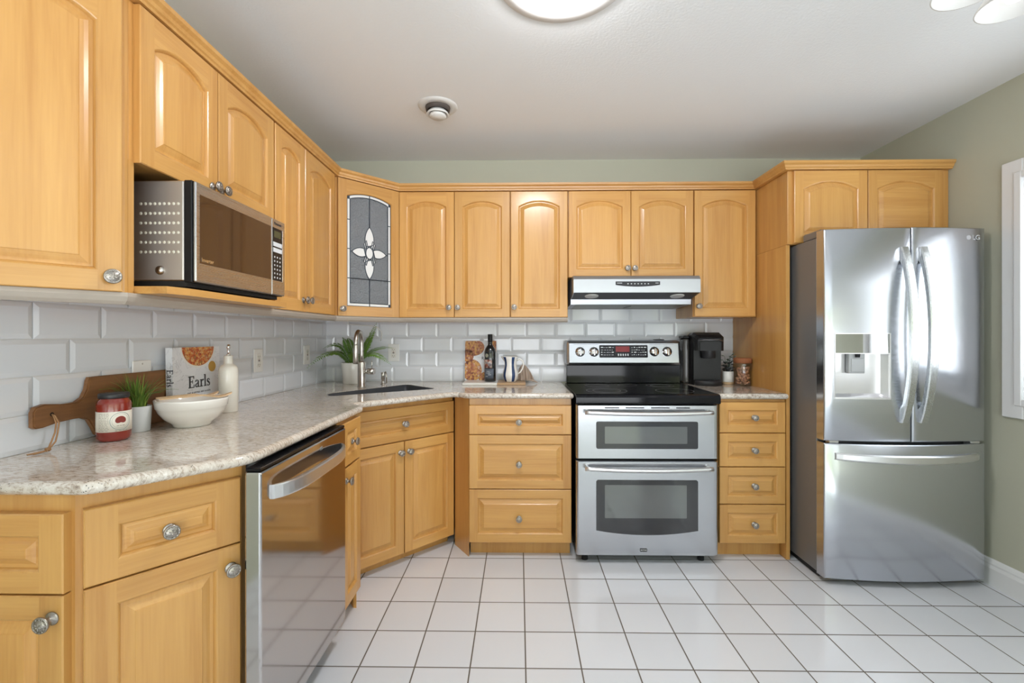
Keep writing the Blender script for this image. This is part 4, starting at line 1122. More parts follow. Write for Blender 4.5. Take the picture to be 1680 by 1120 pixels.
q.build('foot', RUB, t)

# ------------------------------------------------------------------ dishwasher (faces +x)
t = thing('dishwasher', 'stainless dishwasher with curved bar handle under the left counter', 'dishwasher', (-0.690, 1.197, 0), Q)
q = MB(); q.box((0.0, 0.0, 0.105), (0.593, 0.045, 0.866), 0, 0.006, 2); dd = q.build('door', STD, t)
q = MB(); q.box((0.004, 0.003, 0.8662), (0.589, 0.044, 0.876), 0, 0.002); q.build('control_strip', BLKG, t)
q = MB(); q.box((0.072, 0.0455, 0.06), (0.590, 0.62, 0.872), 0, 0.002); q.build('tub', STG, t)
q = MB(); q.box((0.075, 0.075, 0.0), (0.588, 0.40, 0.0598), 0); q.build('kick_plate', BLKP, t)
q = MB(); secs = []
for i in range(29):
    s_ = -1 + 2 * i / 28; x = 0.300 + 0.245 * s_
    out = -0.008 - 0.044 * (1 - s_ ** 4) ** 0.8
    inn = 0.0005 if abs(s_) > 0.93 else out + 0.012
    zc = 0.795 - 0.0 * (1 - s_ * s_); hh = 0.020
    secs.append([(x, out + 0.002, zc - hh), (x, out, zc - hh + 0.004), (x, out, zc + hh - 0.004), (x, out + 0.002, zc + hh), (x, inn, zc + hh), (x, inn, zc - hh)])
q.sweep(secs); q.build('handle', STL, dd)
text('lettering', 'LG', 0.016, GREYP, dd, (0.37, -0.0006, 0.838), bold=0.0003)

# ------------------------------------------------------------------ things on the left counter
CZ = 0.9143
# paddle cutting board leaning on the tiles
t = thing('cutting_board', 'dark wooden paddle cutting board leaning on the left wall tiles, handle with cord', 'cutting board', (XL + 0.012, 1.20, CZ))
ol = [(0.004, 0.068), (0.004, 0.108), (0.012, 0.122), (0.035, 0.127), (0.090, 0.119), (0.125, 0.120), (0.145, 0.131), (0.158, 0.155), (0.163, 0.180), (0.168, 0.190), (0.560, 0.190), (0.566, 0.184), (0.566, 0.006), (0.560, 0.001), (0.205, 0.001), (0.188, 0.010), (0.176, 0.036), (0.162, 0.060), (0.140, 0.070), (0.115, 0.071), (0.070, 0.069), (0.030, 0.062), (0.012, 0.062)]
MYZ = Matrix(((0, 0, 1, 0), (1, 0, 0, 0), (0, 1, 0, 0), (0, 0, 0, 1)))   # (y, z, out x)
b_ = bmesh.new(); vv = [b_.verts.new((x, z, 0)) for x, z in ol]; f_ = b_.faces.new(vv)
ex_ = bmesh.ops.extrude_face_region(b_, geom=[f_]); bmesh.ops.translate(b_, vec=(0, 0, 0.018), verts=[g for g in ex_['geom'] if isinstance(g, bmesh.types.BMVert)])
bmesh.ops.recalc_face_normals(b_, faces=b_.faces)
bmesh.ops.bevel(b_, geom=[e_ for e_ in b_.edges if abs(e_.verts[0].co.z - e_.verts[1].co.z) < 1e-6], offset=0.0035, segments=2, affect='EDGES')
q = MB(); q.bm(b_, 0, False, MYZ); q.build('board', WDK, t)
q = MB(); q.lathe([(0.0001, 0.0183), (0.0055, 0.0183), (0.0060, 0.0178)], 16, 0, MYZ @ Matrix.Translation((0.052, 0.096, 0)), smooth=False); q.build('hole', plain('hole_shadow', (0.012, 0.007, 0.004), 0.9), t)  # flat dark disc, paints the shade inside the cord hole
q = MB()
for dz, dx in ((0.0, 0.0), (0.004, 0.004)):
    q.tube([(0.017, 0.052, 0.096), (0.0225 + dx, 0.052, 0.092), (0.0255 + dx, 0.056 + dz, 0.070), (0.028 + dx, 0.050 + dz, 0.045), (0.034 + dx, 0.034 + dz * 2, 0.022), (0.044, 0.016 + dz, 0.008), (0.050 + dx, 0.002, 0.0045)], 0.0021, 7)
q.tube([(0.044, 0.010, 0.006), (0.050, 0.004, 0.010), (0.054, 0.012, 0.007), (0.048, 0.014, 0.004)], 0.0032, 7)
q.tube([(0.050, 0.004, 0.005), (0.040, -0.016, 0.0035), (0.036, -0.030, 0.003)], 0.0021, 7)
q.tube([(0.052, 0.004, 0.005), (0.048, -0.010, 0.0035), (0.046, -0.024, 0.003)], 0.0021, 7)
q.build('cord', LEATH, t)
t.rotation_euler = (0, R(-0.6), 0)

def wrap(poly, Rr, face, z0=0.0):
    """flat label shape (s, z) laid on a cylinder of radius Rr whose middle faces the angle face"""
    return [(Rr * math.cos(face + s / Rr), Rr * math.sin(face + s / Rr), z0 + z) for s, z in poly]
def wrapped_sheet(q, s0, s1, z0, z1, Rr, face, m=0, n=28):
    vs = []; fs = []
    for i in range(n + 1):
        s = s0 + (s1 - s0) * i / n
        for z in (z0, z1): vs.append((Rr * math.cos(face + s / Rr), Rr * math.sin(face + s / Rr), z))
        for z in (z1, z0): vs.append(((Rr - 0.0004) * math.cos(face + s / Rr), (Rr - 0.0004) * math.sin(face + s / Rr), z))
    for i in range(n):
        for k in range(4): fs.append([i * 4 + k, (i + 1) * 4 + k, (i + 1) * 4 + (k + 1) % 4, i * 4 + (k + 1) % 4])
    q.add(vs, fs, m, True)

# sauce jar
t = thing('sauce_jar', 'red sauce jar with cream label and black lid before the cutting board', 'jar', (-1.235, 1.360, CZ))
rj = 0.0415
q = MB(); q.lathe([(0.0001, 0.0), (rj - 0.009, 0.0), (rj - 0.003, 0.004), (rj, 0.012), (rj, 0.110), (rj - 0.002, 0.119), (rj - 0.008, 0.127), (rj - 0.008, 0.130), (0.0001, 0.130)], 40); q.build('glass_body', SAUCE, t)
q = MB(); q.lathe([(0.0001, 0.1285), (rj - 0.005, 0.1285), (rj - 0.004, 0.130), (rj - 0.004, 0.141), (rj - 0.006, 0.1435), (0.0001, 0.1435)], 40); q.build('lid', LIDBLK, t)
vf = math.atan2(-1.385, 1.250)    # towards the middle of the room
q = MB(); wrapped_sheet(q, -0.105, 0.075, 0.030, 0.090, rj + 0.0006, vf, n=60); lb = q.build('label', PAPER, t)
def jring(q, s0, z0, r0, r1, Rr):
    n = 36; vs = []
    for rr_ in (r0, r1):
        for i in range(n):
            a = 2 * PI * i / n; s = s0 + rr_ * math.cos(a); vs.append((Rr * math.cos(vf + s / Rr), Rr * math.sin(vf + s / Rr), z0 + rr_ * math.sin(a)))
    q.add(vs, [[i, (i + 1) % n, n + (i + 1) % n, n + i] for i in range(n)], 0, True)
q = MB(); jring(q, 0.016, 0.061, 0.0250, 0.0262, rj + 0.0010); jring(q, 0.016, 0.061, 0.0205, 0.0210, rj + 0.0010)
q.build('label_ring', plain('label_ring_print', (0.20, 0.28, 0.28), 0.6), lb, fix=False)
q = MB(); bean = []
for i in range(24):
    a = 2 * PI * i / 24; rr_ = 1.0 - 0.55 * max(0, math.cos(a + PI / 2)) ** 3
    bean.append((0.016 + 0.0135 * rr_ * math.cos(a), 0.063 + 0.0130 * rr_ * math.sin(a)))
cpt = wrap([(0.016, 0.066)], rj + 0.0014, vf); vs = cpt + wrap(bean, rj + 0.0014, vf)
q.add(vs, [[0, 1 + i, 1 + (i + 1) % 24] for i in range(24)], 0, True); q.build('bean_picture', BEANR, lb, fix=False)
random.seed(5); q = MB()
for r_ in range(13):
    s = -0.040
    while s < -0.014:
        w = random.uniform(0.003, 0.008); z = 0.034 + r_ * 0.0042
        wrapped_sheet(q, s, min(s + w, -0.012), z, z + 0.0012, rj + 0.0012, vf, n=2); s += w + random.uniform(0.001, 0.003)
for s, w in ((0.002, 0.006), (0.010, 0.008), (0.020, 0.006), (0.028, 0.005)): wrapped_sheet(q, s, s + w, 0.0325, 0.0340, rj + 0.0012, vf, n=2)
for s, w in ((0.006, 0.006), (0.014, 0.004), (0.020, 0.006)): wrapped_sheet(q, s, s + w, 0.047, 0.0488, rj + 0.0012, vf, n=2)
o = q.build('fine_print', plain('fine_print_ink', (0.33, 0.29, 0.24), 0.7), lb); o['kind'] = 'stuff'

# potted grass
t = thing('potted_grass', 'artificial grass tuft in a pale grey pot beside the red sauce jar', 'potted plant', (-1.270, 1.486, CZ))
q = MB(); q.lathe([(0.0001, 0.0), (0.033, 0.0), (0.034, 0.002), (0.038, 0.082), (0.037, 0.084), (0.0345, 0.083), (0.034, 0.070), (0.0001, 0.070)], 36); q.build('pot', CONC, t)
q = MB(); q.lathe([(0.0001, 0.0745), (0.033, 0.0705)], 20); q.build('soil', SOIL, t)
random.seed(8)
q = MB()
for i in range(150):
    a = random.uniform(0, 2 * PI); r0 = 0.022 * math.sqrt(random.random()); ln = random.uniform(0.065, 0.135); lean = random.uniform(0.15, 1.15) * (0.5 + r0 / 0.03)
    p = Vector((r0 * math.cos(a), r0 * math.sin(a), 0.07)); az = a + random.uniform(-0.7, 0.7); w = random.uniform(0.0016, 0.0026)
    el = PI / 2 - 0.15 * lean; pts = [p.copy()]; K = 6
    for k in range(K):
        p = p + Vector((math.cos(el) * math.cos(az), math.cos(el) * math.sin(az), math.sin(el))) * ln / K; el -= lean * 0.24; pts.append(p.copy())
    sd = Vector((-math.sin(az), math.cos(az), 0)); vs = []
    for k, x in enumerate(pts):
        ww = w * (1 - (k / K) ** 2) + 0.0002; up = Vector((0, 0, 0.0006))
        if x.y > 0.018: x.z = max(x.z, 0.122)
        if x.y < -0.055: x.z = max(x.z, 0.149)
        if x.x + t.location.x < XL + 0.034: x.x = XL + 0.034 - t.location.x
        vs += [x - sd * ww, x + up, x + sd * ww]
    fs = []
    for k in range(K):
        for c_ in (0, 1): fs.append([k * 3 + c_, k * 3 + c_ + 1, k * 3 + c_ + 4, k * 3 + c_ + 3])
    q.add(vs, fs, 1 if random.random() < 0.22 else 0, True)
q.build('foliage', [GRASSG, GRASSY], t, fix=False)

# salad bowl and two wooden servers
t = thing('salad_bowl', 'white ceramic salad bowl on the granite in front of the marbled cookbook', 'bowl', (-1.160, 1.588, CZ)); t.scale = (0.95, 0.95, 1.0)
q = MB(); q.lathe([(0.0001, 0.006), (0.040, 0.004), (0.050, 0.0), (0.058, 0.0), (0.060, 0.006), (0.064, 0.012), (0.088, 0.030), (0.104, 0.052), (0.110, 0.066), (0.1125, 0.068), (0.116, 0.090), (0.117, 0.095), (0.1145, 0.0965), (0.111, 0.094), (0.106, 0.066), (0.098, 0.046), (0.078, 0.024), (0.050, 0.013), (0.0001, 0.011)], 56); q.build('bowl', CERW, t)
def server(label, p0, p1, fork):
    p0, p1 = Vector(p0), Vector(p1); t = thing('salad_server', label, 'salad server', p0, 0, 'wooden salad servers')
    d = p1 - p0; L = d.length; u = d.normalized(); s_ = Vector((0, 0, 1)).cross(u).normalized(); n_ = u.cross(s_)
    prof = [(0, 0.006), (0.02, 0.0075), (0.08, 0.006), (0.60, 0.005), (0.70, 0.010), (0.80, 0.019), (0.90, 0.021), (0.97, 0.014), (1.0, 0.004)]
    q = MB(); secs = []
    for f, w in prof:
        c = u * (L * f) - n_ * (0.010 * max(0, math.sin((f - 0.62) / 0.38 * PI)) if f > 0.62 else 0)
        secs.append([c - s_ * w - n_ * 0.0025, c + s_ * w - n_ * 0.0025, c + s_ * w * 0.9 + n_ * 0.0025, c - s_ * w * 0.9 + n_ * 0.0025])
    q.sweep(secs, 0, smooth=False); q.build('handle', WPALE, t)
    return t
server('wooden salad server lying across the bowl, its head nearer the white oil bottle', (-1.226, 1.523, 1.0145), (-1.062, 1.656, 1.0220), False)
server('wooden salad server lying across the bowl, the rear one with its head over the bowl', (-1.258, 1.546, 1.0145), (-1.128, 1.680, 1.0220), True)

# cookbook on the left
t = thing('cookbook', 'marbled white cookbook with a bowl of food on its cover, behind the salad bowl', 'cookbook', (-1.2835, 1.660, CZ), Q)
# local: x along +y world, y into the wall, z up
BW, BHt, BT = 0.262, 0.272, 0.026
q = MB(); q.box((0, 0, 0), (BW, 0.002, BHt), 0); q.box((0, BT - 0.002, 0), (BW, BT, BHt), 0); q.box((-0.0015, 0, 0), (0.0015, BT, BHt), 0, 0.0005); q.build('cover', COVER, t)
q = MB(); q.box((0.002, 0.0025, 0.003), (BW - 0.003, BT - 0.0025, BHt - 0.003)); q.build('pages', PAGES, t)
q = MB(); cx, cz, r_ = 0.135, BHt, 0.098
q.prism([(cx + r_ * math.cos(PI + PI * i / 30), cz + r_ * 0.84 * math.sin(PI + PI * i / 30)) for i in range(31)], 0.0003, 0.0009, 0, MXZ); pl = q.build('plate_picture', CERW, t)
q = MB(); q.prism([(cx + 0.090 * math.cos(PI + PI * i / 30), cz - 0.0 + 0.075 * math.sin(PI + PI * i / 30)) for i in range(31)], 0.0009, 0.0012, 0, MXZ); q.build('food_picture', FOOD, pl)
q = MB(); q.prism([(0.214 + 0.022 * math.cos(2 * PI * i / 24), 0.190 + 0.022 * math.sin(2 * PI * i / 24)) for i in range(24)], 0.0003, 0.0010, 0, MXZ); q.build('gold_seal', GOLD, t)
# serif title built from strokes
def serif(word, x, z, h, M=None):
    q = MB(); yy = 0.0012
    st = h * 0.17; th = h * 0.075; xh = h * 0.64
    def bar(a, b_, c, d): q.prism([(a, c), (b_, c), (b_, d), (a, d)], 0.0004, yy, 0, MXZ)
    def curve(pts, ws):
        P = [Vector(p) for p in pts]; Lf = []; Rt = []
        for i in range(len(P)):
            d = (P[min(i + 1, len(P) - 1)] - P[max(i - 1, 0)]).normalized(); nn = Vector((-d.y, d.x))
            Lf.append(P[i] + nn * ws[i] / 2); Rt.append(P[i] - nn * ws[i] / 2)
        for i in range(len(P) - 1): q.prism([tuple(Rt[i]), tuple(Rt[i + 1]), tuple(Lf[i + 1]), tuple(Lf[i])], 0.0004, yy, 0, MXZ)
    for ch in word:
        if ch == 'E':
            bar(x + h * .08, x + h * .08 + st, z, z + h); bar(x, x + h * .68, z, z + th); bar(x, x + h * .66, z + h - th, z + h); bar(x + h * .2, x + h * .50, z + h * .49, z + h * .49 + th)
            bar(x + h * .61, x + h * .68, z, z + h * .27); bar(x + h * .59, x + h * .66, z + h * .76, z + h); bar(x + h * .45, x + h * .51, z + h * .38, z + h * .66); x += h * .78
        elif ch == 'a':
            bar(x + h * .30, x + h * .30 + st * .85, z + h * .03, z + xh * .8); bar(x + h * .30, x + h * .55, z, z + th)
            curve([(x + h * .07, z + xh * .76), (x + h * .12, z + xh * .93), (x + h * .24, z + xh * .97), (x + h * .37, z + xh * .88), (x + h * .385, z + xh * .7)], [st * .9, st * .6, th, st * .6, st * .8])
            curve([(x + h * .36, z + xh * .58), (x + h * .20, z + xh * .50), (x + h * .085, z + xh * .34), (x + h * .09, z + xh * .13), (x + h * .19, z + xh * .03), (x + h * .34, z + xh * .16)], [th, th, st * .8, st * .8, th, th]); x += h * .60
        elif ch == 'r':
            bar(x + h * .08, x + h * .08 + st * .85, z, z + xh); bar(x, x + h * .34, z, z + th); bar(x, x + h * .1, z + xh - th, z + xh)
            curve([(x + h * .2, z + xh * .7), (x + h * .28, z + xh * .9), (x + h * .38, z + xh * .95), (x + h * .43, z + xh * .84)], [th, st * .5, st * .7, st]); x += h * .49
        elif ch == 'l':
            bar(x + h * .08, x + h * .08 + st * .85, z, z + h * 1.05); bar(x, x + h * .31, z, z + th); bar(x, x + h * .1, z + h * 1.05 - th, z + h * 1.05); x += h * .35
        elif ch == 's':
            curve([(x + h * .36, z + xh * .74), (x + h * .32, z + xh * .93), (x + h * .20, z + xh * .97), (x + h * .08, z + xh * .86), (x + h * .09, z + xh * .68), (x + h * .22, z + xh * .53), (x + h * .35, z + xh * .38), (x + h * .36, z + xh * .16), (x + h * .22, z + xh * .03), (x + h * .08, z + xh * .07), (x + h * .05, z + xh * .27)], [th, th, th, st * .7, st * .8, st, st * .8, st * .7, th, th, th]); x += h * .44
    return q
serif('Earls', 0.078, 0.112, 0.046).build('title', PRINTD, t)
text('subtitle', 'EAT A LITTLE. EAT A LOT.', 0.0085, PRINTD, t, (0.138, -0.0008, 0.092), sx=1.35)
text('subtitle', 'THE COOKBOOK', 0.0105, PRINTD, t, (0.142, -0.0008, 0.072), bold=0.0002, sx=1.3)
q = serif('Earls', -0.040, -0.009, 0.024)
o = q.build('spine_title', PRINTD, t); o.matrix_local = Matrix.Translation((-0.0016, 0.0125, 0.150)) @ Matrix.Rotation(-PI / 2, 4, 'Z') @ Matrix.Rotation(PI / 2, 4, 'Y')
t.rotation_euler = (R(-0.8), 0, Q)

# oil bottle
t = thing('oil_bottle', 'cream ceramic oil bottle with metal pourer right of the cookbook', 'bottle', (-1.215, 1.872, CZ))
q = MB(); q.lathe([(0.0001, 0.0), (0.034, 0.0), (0.036, 0.003), (0.036, 0.172), (0.034, 0.184), (0.028, 0.193), (0.0180, 0.199), (0.0165, 0.204), (0.0163, 0.228), (0.0172, 0.231), (0.0165, 0.234), (0.0001, 0.234)], 40); q.build('bottle', CERC, t)
q = MB(); q.lathe([(0.0001, 0.234), (0.0075, 0.234), (0.0075, 0.240), (0.0045, 0.243), (0.0045, 0.262), (0.0065, 0.264), (0.0065, 0.280), (0.0001, 0.281)], 18); q.build('pourer', CHROME, t)

# wall outlets and the blank plate
def outlet(label, loc, rz, kind='outlet'):
    t = thing('wall_outlet', label, 'outlet', loc, rz, 'white wall outlets')
    q = MB(); q.box((-0.039, -0.006, -0.059), (0.039, 0.0, 0.059), 0, 0.0025, 2); q.build('cover_plate', WHITEP, t)
    if kind == 'outlet':
        q = MB(); q.box((-0.0165, -0.0085, -0.034), (0.0165, -0.0055, 0.034), 0, 0.001); rc = q.build('receptacle', CERW, t)
        for zz_ in (0.021, -0.021):
            q = MB(); q.box((-0.0075, -0.009, zz_ - 0.004), (-0.0055, -0.0083, zz_ + 0.004)); q.box((0.0055, -0.009, zz_ - 0.0035), (0.0075, -0.0083, zz_ + 0.0035)); q.box((-0.002, -0.009, zz_ - 0.0105), (0.002, -0.0083, zz_ - 0.007)); q.build('slots', BLKP, rc)
        q = MB(); q.box((-0.006, -0.0095, -0.0045), (0.006, -0.0084, -0.0005)); q.build('test_button', BLKP, rc)
        q = MB(); q.box((-0.006, -0.0095, 0.0010), (0.006, -0.0084, 0.0050)); q.build('reset_button', plain('red_button', (0.16, 0.03, 0.02), 0.5), rc)
    else:
        for zz_ in (0.0475, -0.0475):
            q = MB(); q.lathe([(0.0001, 0.001), (0.0028, 0.0005), (0.003, 0)], 10, 0, Matrix.Translation((0, -0.006, zz_)) @ Matrix.Rotation(PI / 2, 4, 'X')); q.build('screw', NICK, t)
    return t
outlet('white outlet on the left wall tiles right of the cream oil bottle', (XL + 0.0085, 2.287, 1.105), Q)
outlet('white outlet on the left wall tiles behind the left fern frond', (XL + 0.0085, 2.815, 1.112), Q)
outlet('white outlet on the back wall tiles right of the fern', (-0.866, YB - 0.0085, 1.114), 0)
t = outlet('blank white wall plate above the cutting board', (XL + 0.0085, 1.575, 1.085), Q, 'blank')
t.name = 'wall_plate'; t['category'] = 'wall plate'; del t['group']

# ------------------------------------------------------------------ sink corner
t = thing('faucet', 'brushed nickel gooseneck faucet behind the corner sink', 'faucet', (-0.978, 2.795, CZ))
q = MB(); q.lathe([(0.0001, 0), (0.027, 0), (0.027, 0.004), (0.0235, 0.006), (0.0235, 0.150), (0.0225, 0.155), (0.014, 0.157), (0.0001, 0.157)], 28); q.build('body', NICK, t)
q = MB(); ux, uy = 0.10, -0.995; rad = 0.070; pts = [(0, 0, 0.150), (0, 0, 0.20), (0, 0, 0.272)]
for i in range(1, 17):
    a = PI - PI * i / 16; c_ = rad + rad * math.cos(a); pts.append((ux * c_, uy * c_, 0.272 + rad * math.sin(a)))
pts.append((ux * 2 * rad, uy * 2 * rad, 0.255))
q.tube(pts, 0.0125, 16); q.build('spout', NICK, t)
q = MB(); q.lathe([(0.0001, 0.150), (0.0125, 0.150), (0.0155, 0.154), (0.0155, 0.215), (0.0135, 0.258), (0.0128, 0.262)], 22, 0, Matrix.Translation((ux * 2 * rad, uy * 2 * rad, 0))); q.build('spray_head', NICK, t)
q = MB(); q.tube([(0.020, 0.0, 0.096), (0.040, -0.003, 0.096)], 0.014, 16); q.tube([(0.040, -0.003, 0.096), (0.082, -0.008, 0.096)], 0.0185, 18); hb = q.build('mixer', NICK, t)
q = MB(); q.tube([(0.066, -0.006, 0.110), (0.066, -0.006, 0.165)], 0.0026, 8); q.build('lever', NICK, hb)
t = thing('soap_dispenser', 'small nickel soap dispenser right of the faucet', 'soap dispenser', (-0.892, 2.955, CZ))
q = MB(); q.lathe([(0.0001, 0), (0.016, 0), (0.016, 0.003), (0.010, 0.005), (0.010, 0.030), (0.013, 0.032), (0.013, 0.072), (0.011, 0.076), (0.0001, 0.077)], 20); q.build('body', NICK, t)
q = MB(); q.tube([(0.004, 0, 0.068), (0.018, -0.008, 0.078), (0.026, -0.012, 0.056), (0.024, -0.011, 0.006)], [0.006, 0.0065, 0.005, 0.004], 10); q.build('nozzle', NICK, t)

# fern
t = thing('potted_fern', 'green fern in a white pot in the corner behind the faucet', 'potted plant', (-1.105, 3.005, CZ))
q = MB(); q.lathe([(0.0001, 0.0), (0.066, 0.0), (0.068, 0.002), (0.079, 0.136), (0.078, 0.139), (0.073, 0.138), (0.070, 0.120), (0.0001, 0.120)], 40); q.build('pot', CERW, t)
q = MB(); q.lathe([(0.0001, 0.128), (0.071, 0.1215)], 24); q.build('soil', SOIL, t)
random.seed(21)
def frond(p0, p1, p2, wid, m, n=30):
    """rachis as a quadratic curve with paired leaflets"""
    P0, P1, P2 = Vector(p0), Vector(p1), Vector(p2); q = MB()
    B = lambda f: P0 * (1 - f) ** 2 + P1 * 2 * f * (1 - f) + P2 * f * f
    q.tube([B(i / 12) for i in range(13)], [0.0016 * (1 - i / 14) for i in range(13)], 5, 0)
    for i in range(2, n + 1):
        f = i / n; c = B(f); tg = (B(min(1, f + 0.02)) - B(f - 0.02)).normalized()
        sd = tg.cross(Vector((0.1, -0.45, 0.9))).normalized(); up = sd.cross(tg)
        ln = 1.15 * wid * (math.sin(PI * min(1.0, 0.12 + f * 0.86)) ** 0.75) * random.uniform(0.88, 1.1); hw = max(0.0019, ln * 0.15)
        for s_ in (-1, 1):
            d = (sd * s_ + tg * 0.42 - up * random.uniform(0.05, 0.30)).normalized(); e_ = tg - d * tg.dot(d); e_.normalize()
            a, b2, c2, d2 = c, c + d * ln * 0.45 + e_ * hw, c + d * ln, c + d * ln * 0.45 - e_ * hw
            mid = c + d * ln * 0.5 + up * 0.0012
            q.add([a, b2, c2, d2, mid], [[0, 1, 4], [1, 2, 4], [2, 3, 4], [3, 0, 4]], 0, True)
    lim = XL + 0.015 - t.location.x; limy = YB - 0.014 - t.location.y
    q.v = [Vector((max(v.x, lim), min(v.y, limy), v.z)) for v in q.v]
    q.build('frond', [FERNG if m == 0 else FERNB], t, fix=False)
FR = [((-0.03, -0.01, 0.125), (-0.08, -0.08, 0.300), (-0.205, -0.225, 0.120), 0.034, 0), ((-0.02, 0.0, 0.125), (-0.05, -0.03, 0.32), (-0.16, -0.10, 0.235), 0.030, 1),
      ((0.0, 0.0, 0.125), (-0.03, -0.02, 0.27), (-0.055, -0.05, 0.305), 0.030, 1), ((0.01, -0.01, 0.125), (0.01, -0.06, 0.25), (-0.01, -0.10, 0.26), 0.032, 0),
      ((0.02, 0.0, 0.125), (0.09, -0.02, 0.24), (0.155, -0.005, 0.400), 0.036, 0), ((0.02, 0.01, 0.125), (0.08, 0.02, 0.26), (0.125, 0.03, 0.345), 0.030, 1),
      ((0.03, -0.01, 0.125), (0.12, -0.05, 0.27), (0.265, -0.06, 0.130), 0.034, 0), ((0.03, 0.0, 0.125), (0.11, 0.0, 0.26), (0.255, 0.03, 0.235), 0.026, 0),
      ((0.02, -0.02, 0.125), (0.06, -0.09, 0.24), (0.13, -0.14, 0.19), 0.032, 1), ((-0.02, -0.02, 0.125), (-0.05, -0.10, 0.25), (-0.10, -0.16, 0.19), 0.032, 0),
      ((0.0, -0.02, 0.125), (0.02, -0.09, 0.23), (0.05, -0.13, 0.20), 0.030, 0), ((-0.03, 0.01, 0.125), (-0.10, 0.03, 0.24), (-0.19, 0.03, 0.20), 0.028, 1),
      ((0.03, 0.02, 0.125), (0.06, 0.05, 0.27), (0.09, 0.07, 0.30), 0.028, 1), ((-0.01, 0.02, 0.125), (-0.03, 0.06, 0.27), (-0.07, 0.08, 0.30), 0.028, 1)]
for a in FR: frond(*a)
# thin white under-cabinet cable in the corner
q = MB(); q.tube([(-1.16, 3.06, 1.311), (-1.09, 3.085, 1.302), (-1.02, 3.095, 1.300), (-0.975, 3.10, 1.288), (-0.950, 3.105, 1.262), (-0.945, 3.108, 1.235), (-0.955, 3.110, 1.195)], 0.0035, 8)
q.tube([(-1.16, 3.06, 1.311), (-1.17, 3.055, 1.3445)], 0.0035, 8)
tag(q.build('power_cable', WHITEP), 'thin white cable hanging from under the glass corner cabinet', 'cable')

# ------------------------------------------------------------------ between sink and range
t = thing('serving_board', 'serving board of white marble and wood under the wine bottle and pitcher', 'serving board', (-0.362, 2.885, CZ))
q = MB(); q.box((0, 0, 0), (0.222, 0.205, 0.015), 0, 0.002); q.build('marble_half', MARB, t)
q = MB(); q.box((0.2222, 0, 0), (0.405, 0.205, 0.015), 0, 0.002); q.build('wooden_half', WBRD, t)
BZ = CZ + 0.0153
t = thing('cookbook', 'cookbook with roast dishes on its cover, standing behind the wine bottle', 'cookbook', (-0.368, 3.062, BZ))
q = MB(); q.box((0, 0, 0), (0.214, 0.002, 0.268), 0); q.box((0, 0.020, 0), (0.214, 0.022, 0.268), 0); q.box((-0.001, 0, 0), (0.001, 0.022, 0.268), 0); q.build('cover', COVER, t)
q = MB(); q.box((0.002, 0.0022, 0.003), (0.211, 0.0198, 0.265)); q.build('pages', PAGES, t)
blob = lambda cx, cz, rx, rz, x0=0.001, x1=0.213, z0=0.001, z1=0.267: [(min(max(cx + rx * math.cos(2 * PI * i / 26), x0), x1), min(max(cz + rz * math.sin(2 * PI * i / 26), z0), z1)) for i in range(26)]
for cx, cz, rx, rz in ((0.055, 0.222, 0.078, 0.058), (0.022, 0.165, 0.038, 0.045), (0.050, 0.066, 0.066, 0.075), (0.200, 0.235, 0.035, 0.05), (0.135, 0.010, 0.04, 0.045)):
    q = MB(); q.prism(blob(cx, cz, rx, rz), 0.0003, 0.0008, 0, MXZ); q.build('food_picture', FOOD2, t)
text('title', 'R', 0.030, PRINTD, t, (0.122, -0.0008, 0.148))
t.rotation_euler = (R(-5.5), 0, 0)
t = thing('wine_bottle', 'dark glass bottle with grey label standing before the roast cookbook', 'bottle', (-0.190, 2.985, BZ))
q = MB(); q.lathe([(0.0001, 0.0), (0.035, 0.0), (0.038, 0.004), (0.038, 0.196), (0.034, 0.212), (0.022, 0.232), (0.0145, 0.242), (0.0140, 0.272), (0.0145, 0.273), (0.0145, 0.277), (0.0001, 0.277)], 40); q.build('glass_body', WINEG, t)
q = MB(); q.lathe([(0.0150, 0.258), (0.0155, 0.259), (0.0155, 0.309), (0.0145, 0.311), (0.0001, 0.311)], 24); q.build('cap', BLKP, t)
vf2 = -PI / 2 - 0.25
q = MB(); wrapped_sheet(q, -0.036, 0.036, 0.020, 0.085, 0.0386, vf2); lb = q.build('label', plain('slate_label', (0.085, 0.10, 0.13), 0.5), t)
q = MB()
for i, (s, w) in enumerate(((-0.022, 0.018), (-0.002, 0.020), (-0.018, 0.030), (-0.014, 0.022))): wrapped_sheet(q, s, s + w, 0.034 + i * 0.011, 0.0365 + i * 0.011, 0.0390, vf2, n=4)
q.build('label_text', PRINT, lb)
q = MB(); wrapped_sheet(q, -0.034, 0.024, 0.090, 0.145, 0.0386, vf2); q.build('picture_label', food('label_picture', 60, [(0.3, (0.10, 0.02, 0.02)), (0.5, (0.30, 0.10, 0.06)), (0.65, (0.45, 0.40, 0.36)), (0.8, (0.12, 0.10, 0.12))]), t)
q = MB(); pts = wrap([(-0.012 + 0.012 * math.cos(2 * PI * i / 18), 0.172 + 0.013 * math.sin(2 * PI * i / 18)) for i in range(18)], 0.0387, vf2); q.add(pts, [list(range(18))], 0); q.build('seal', plain('olive_seal', (0.28, 0.27, 0.20), 0.5), t, fix=False)

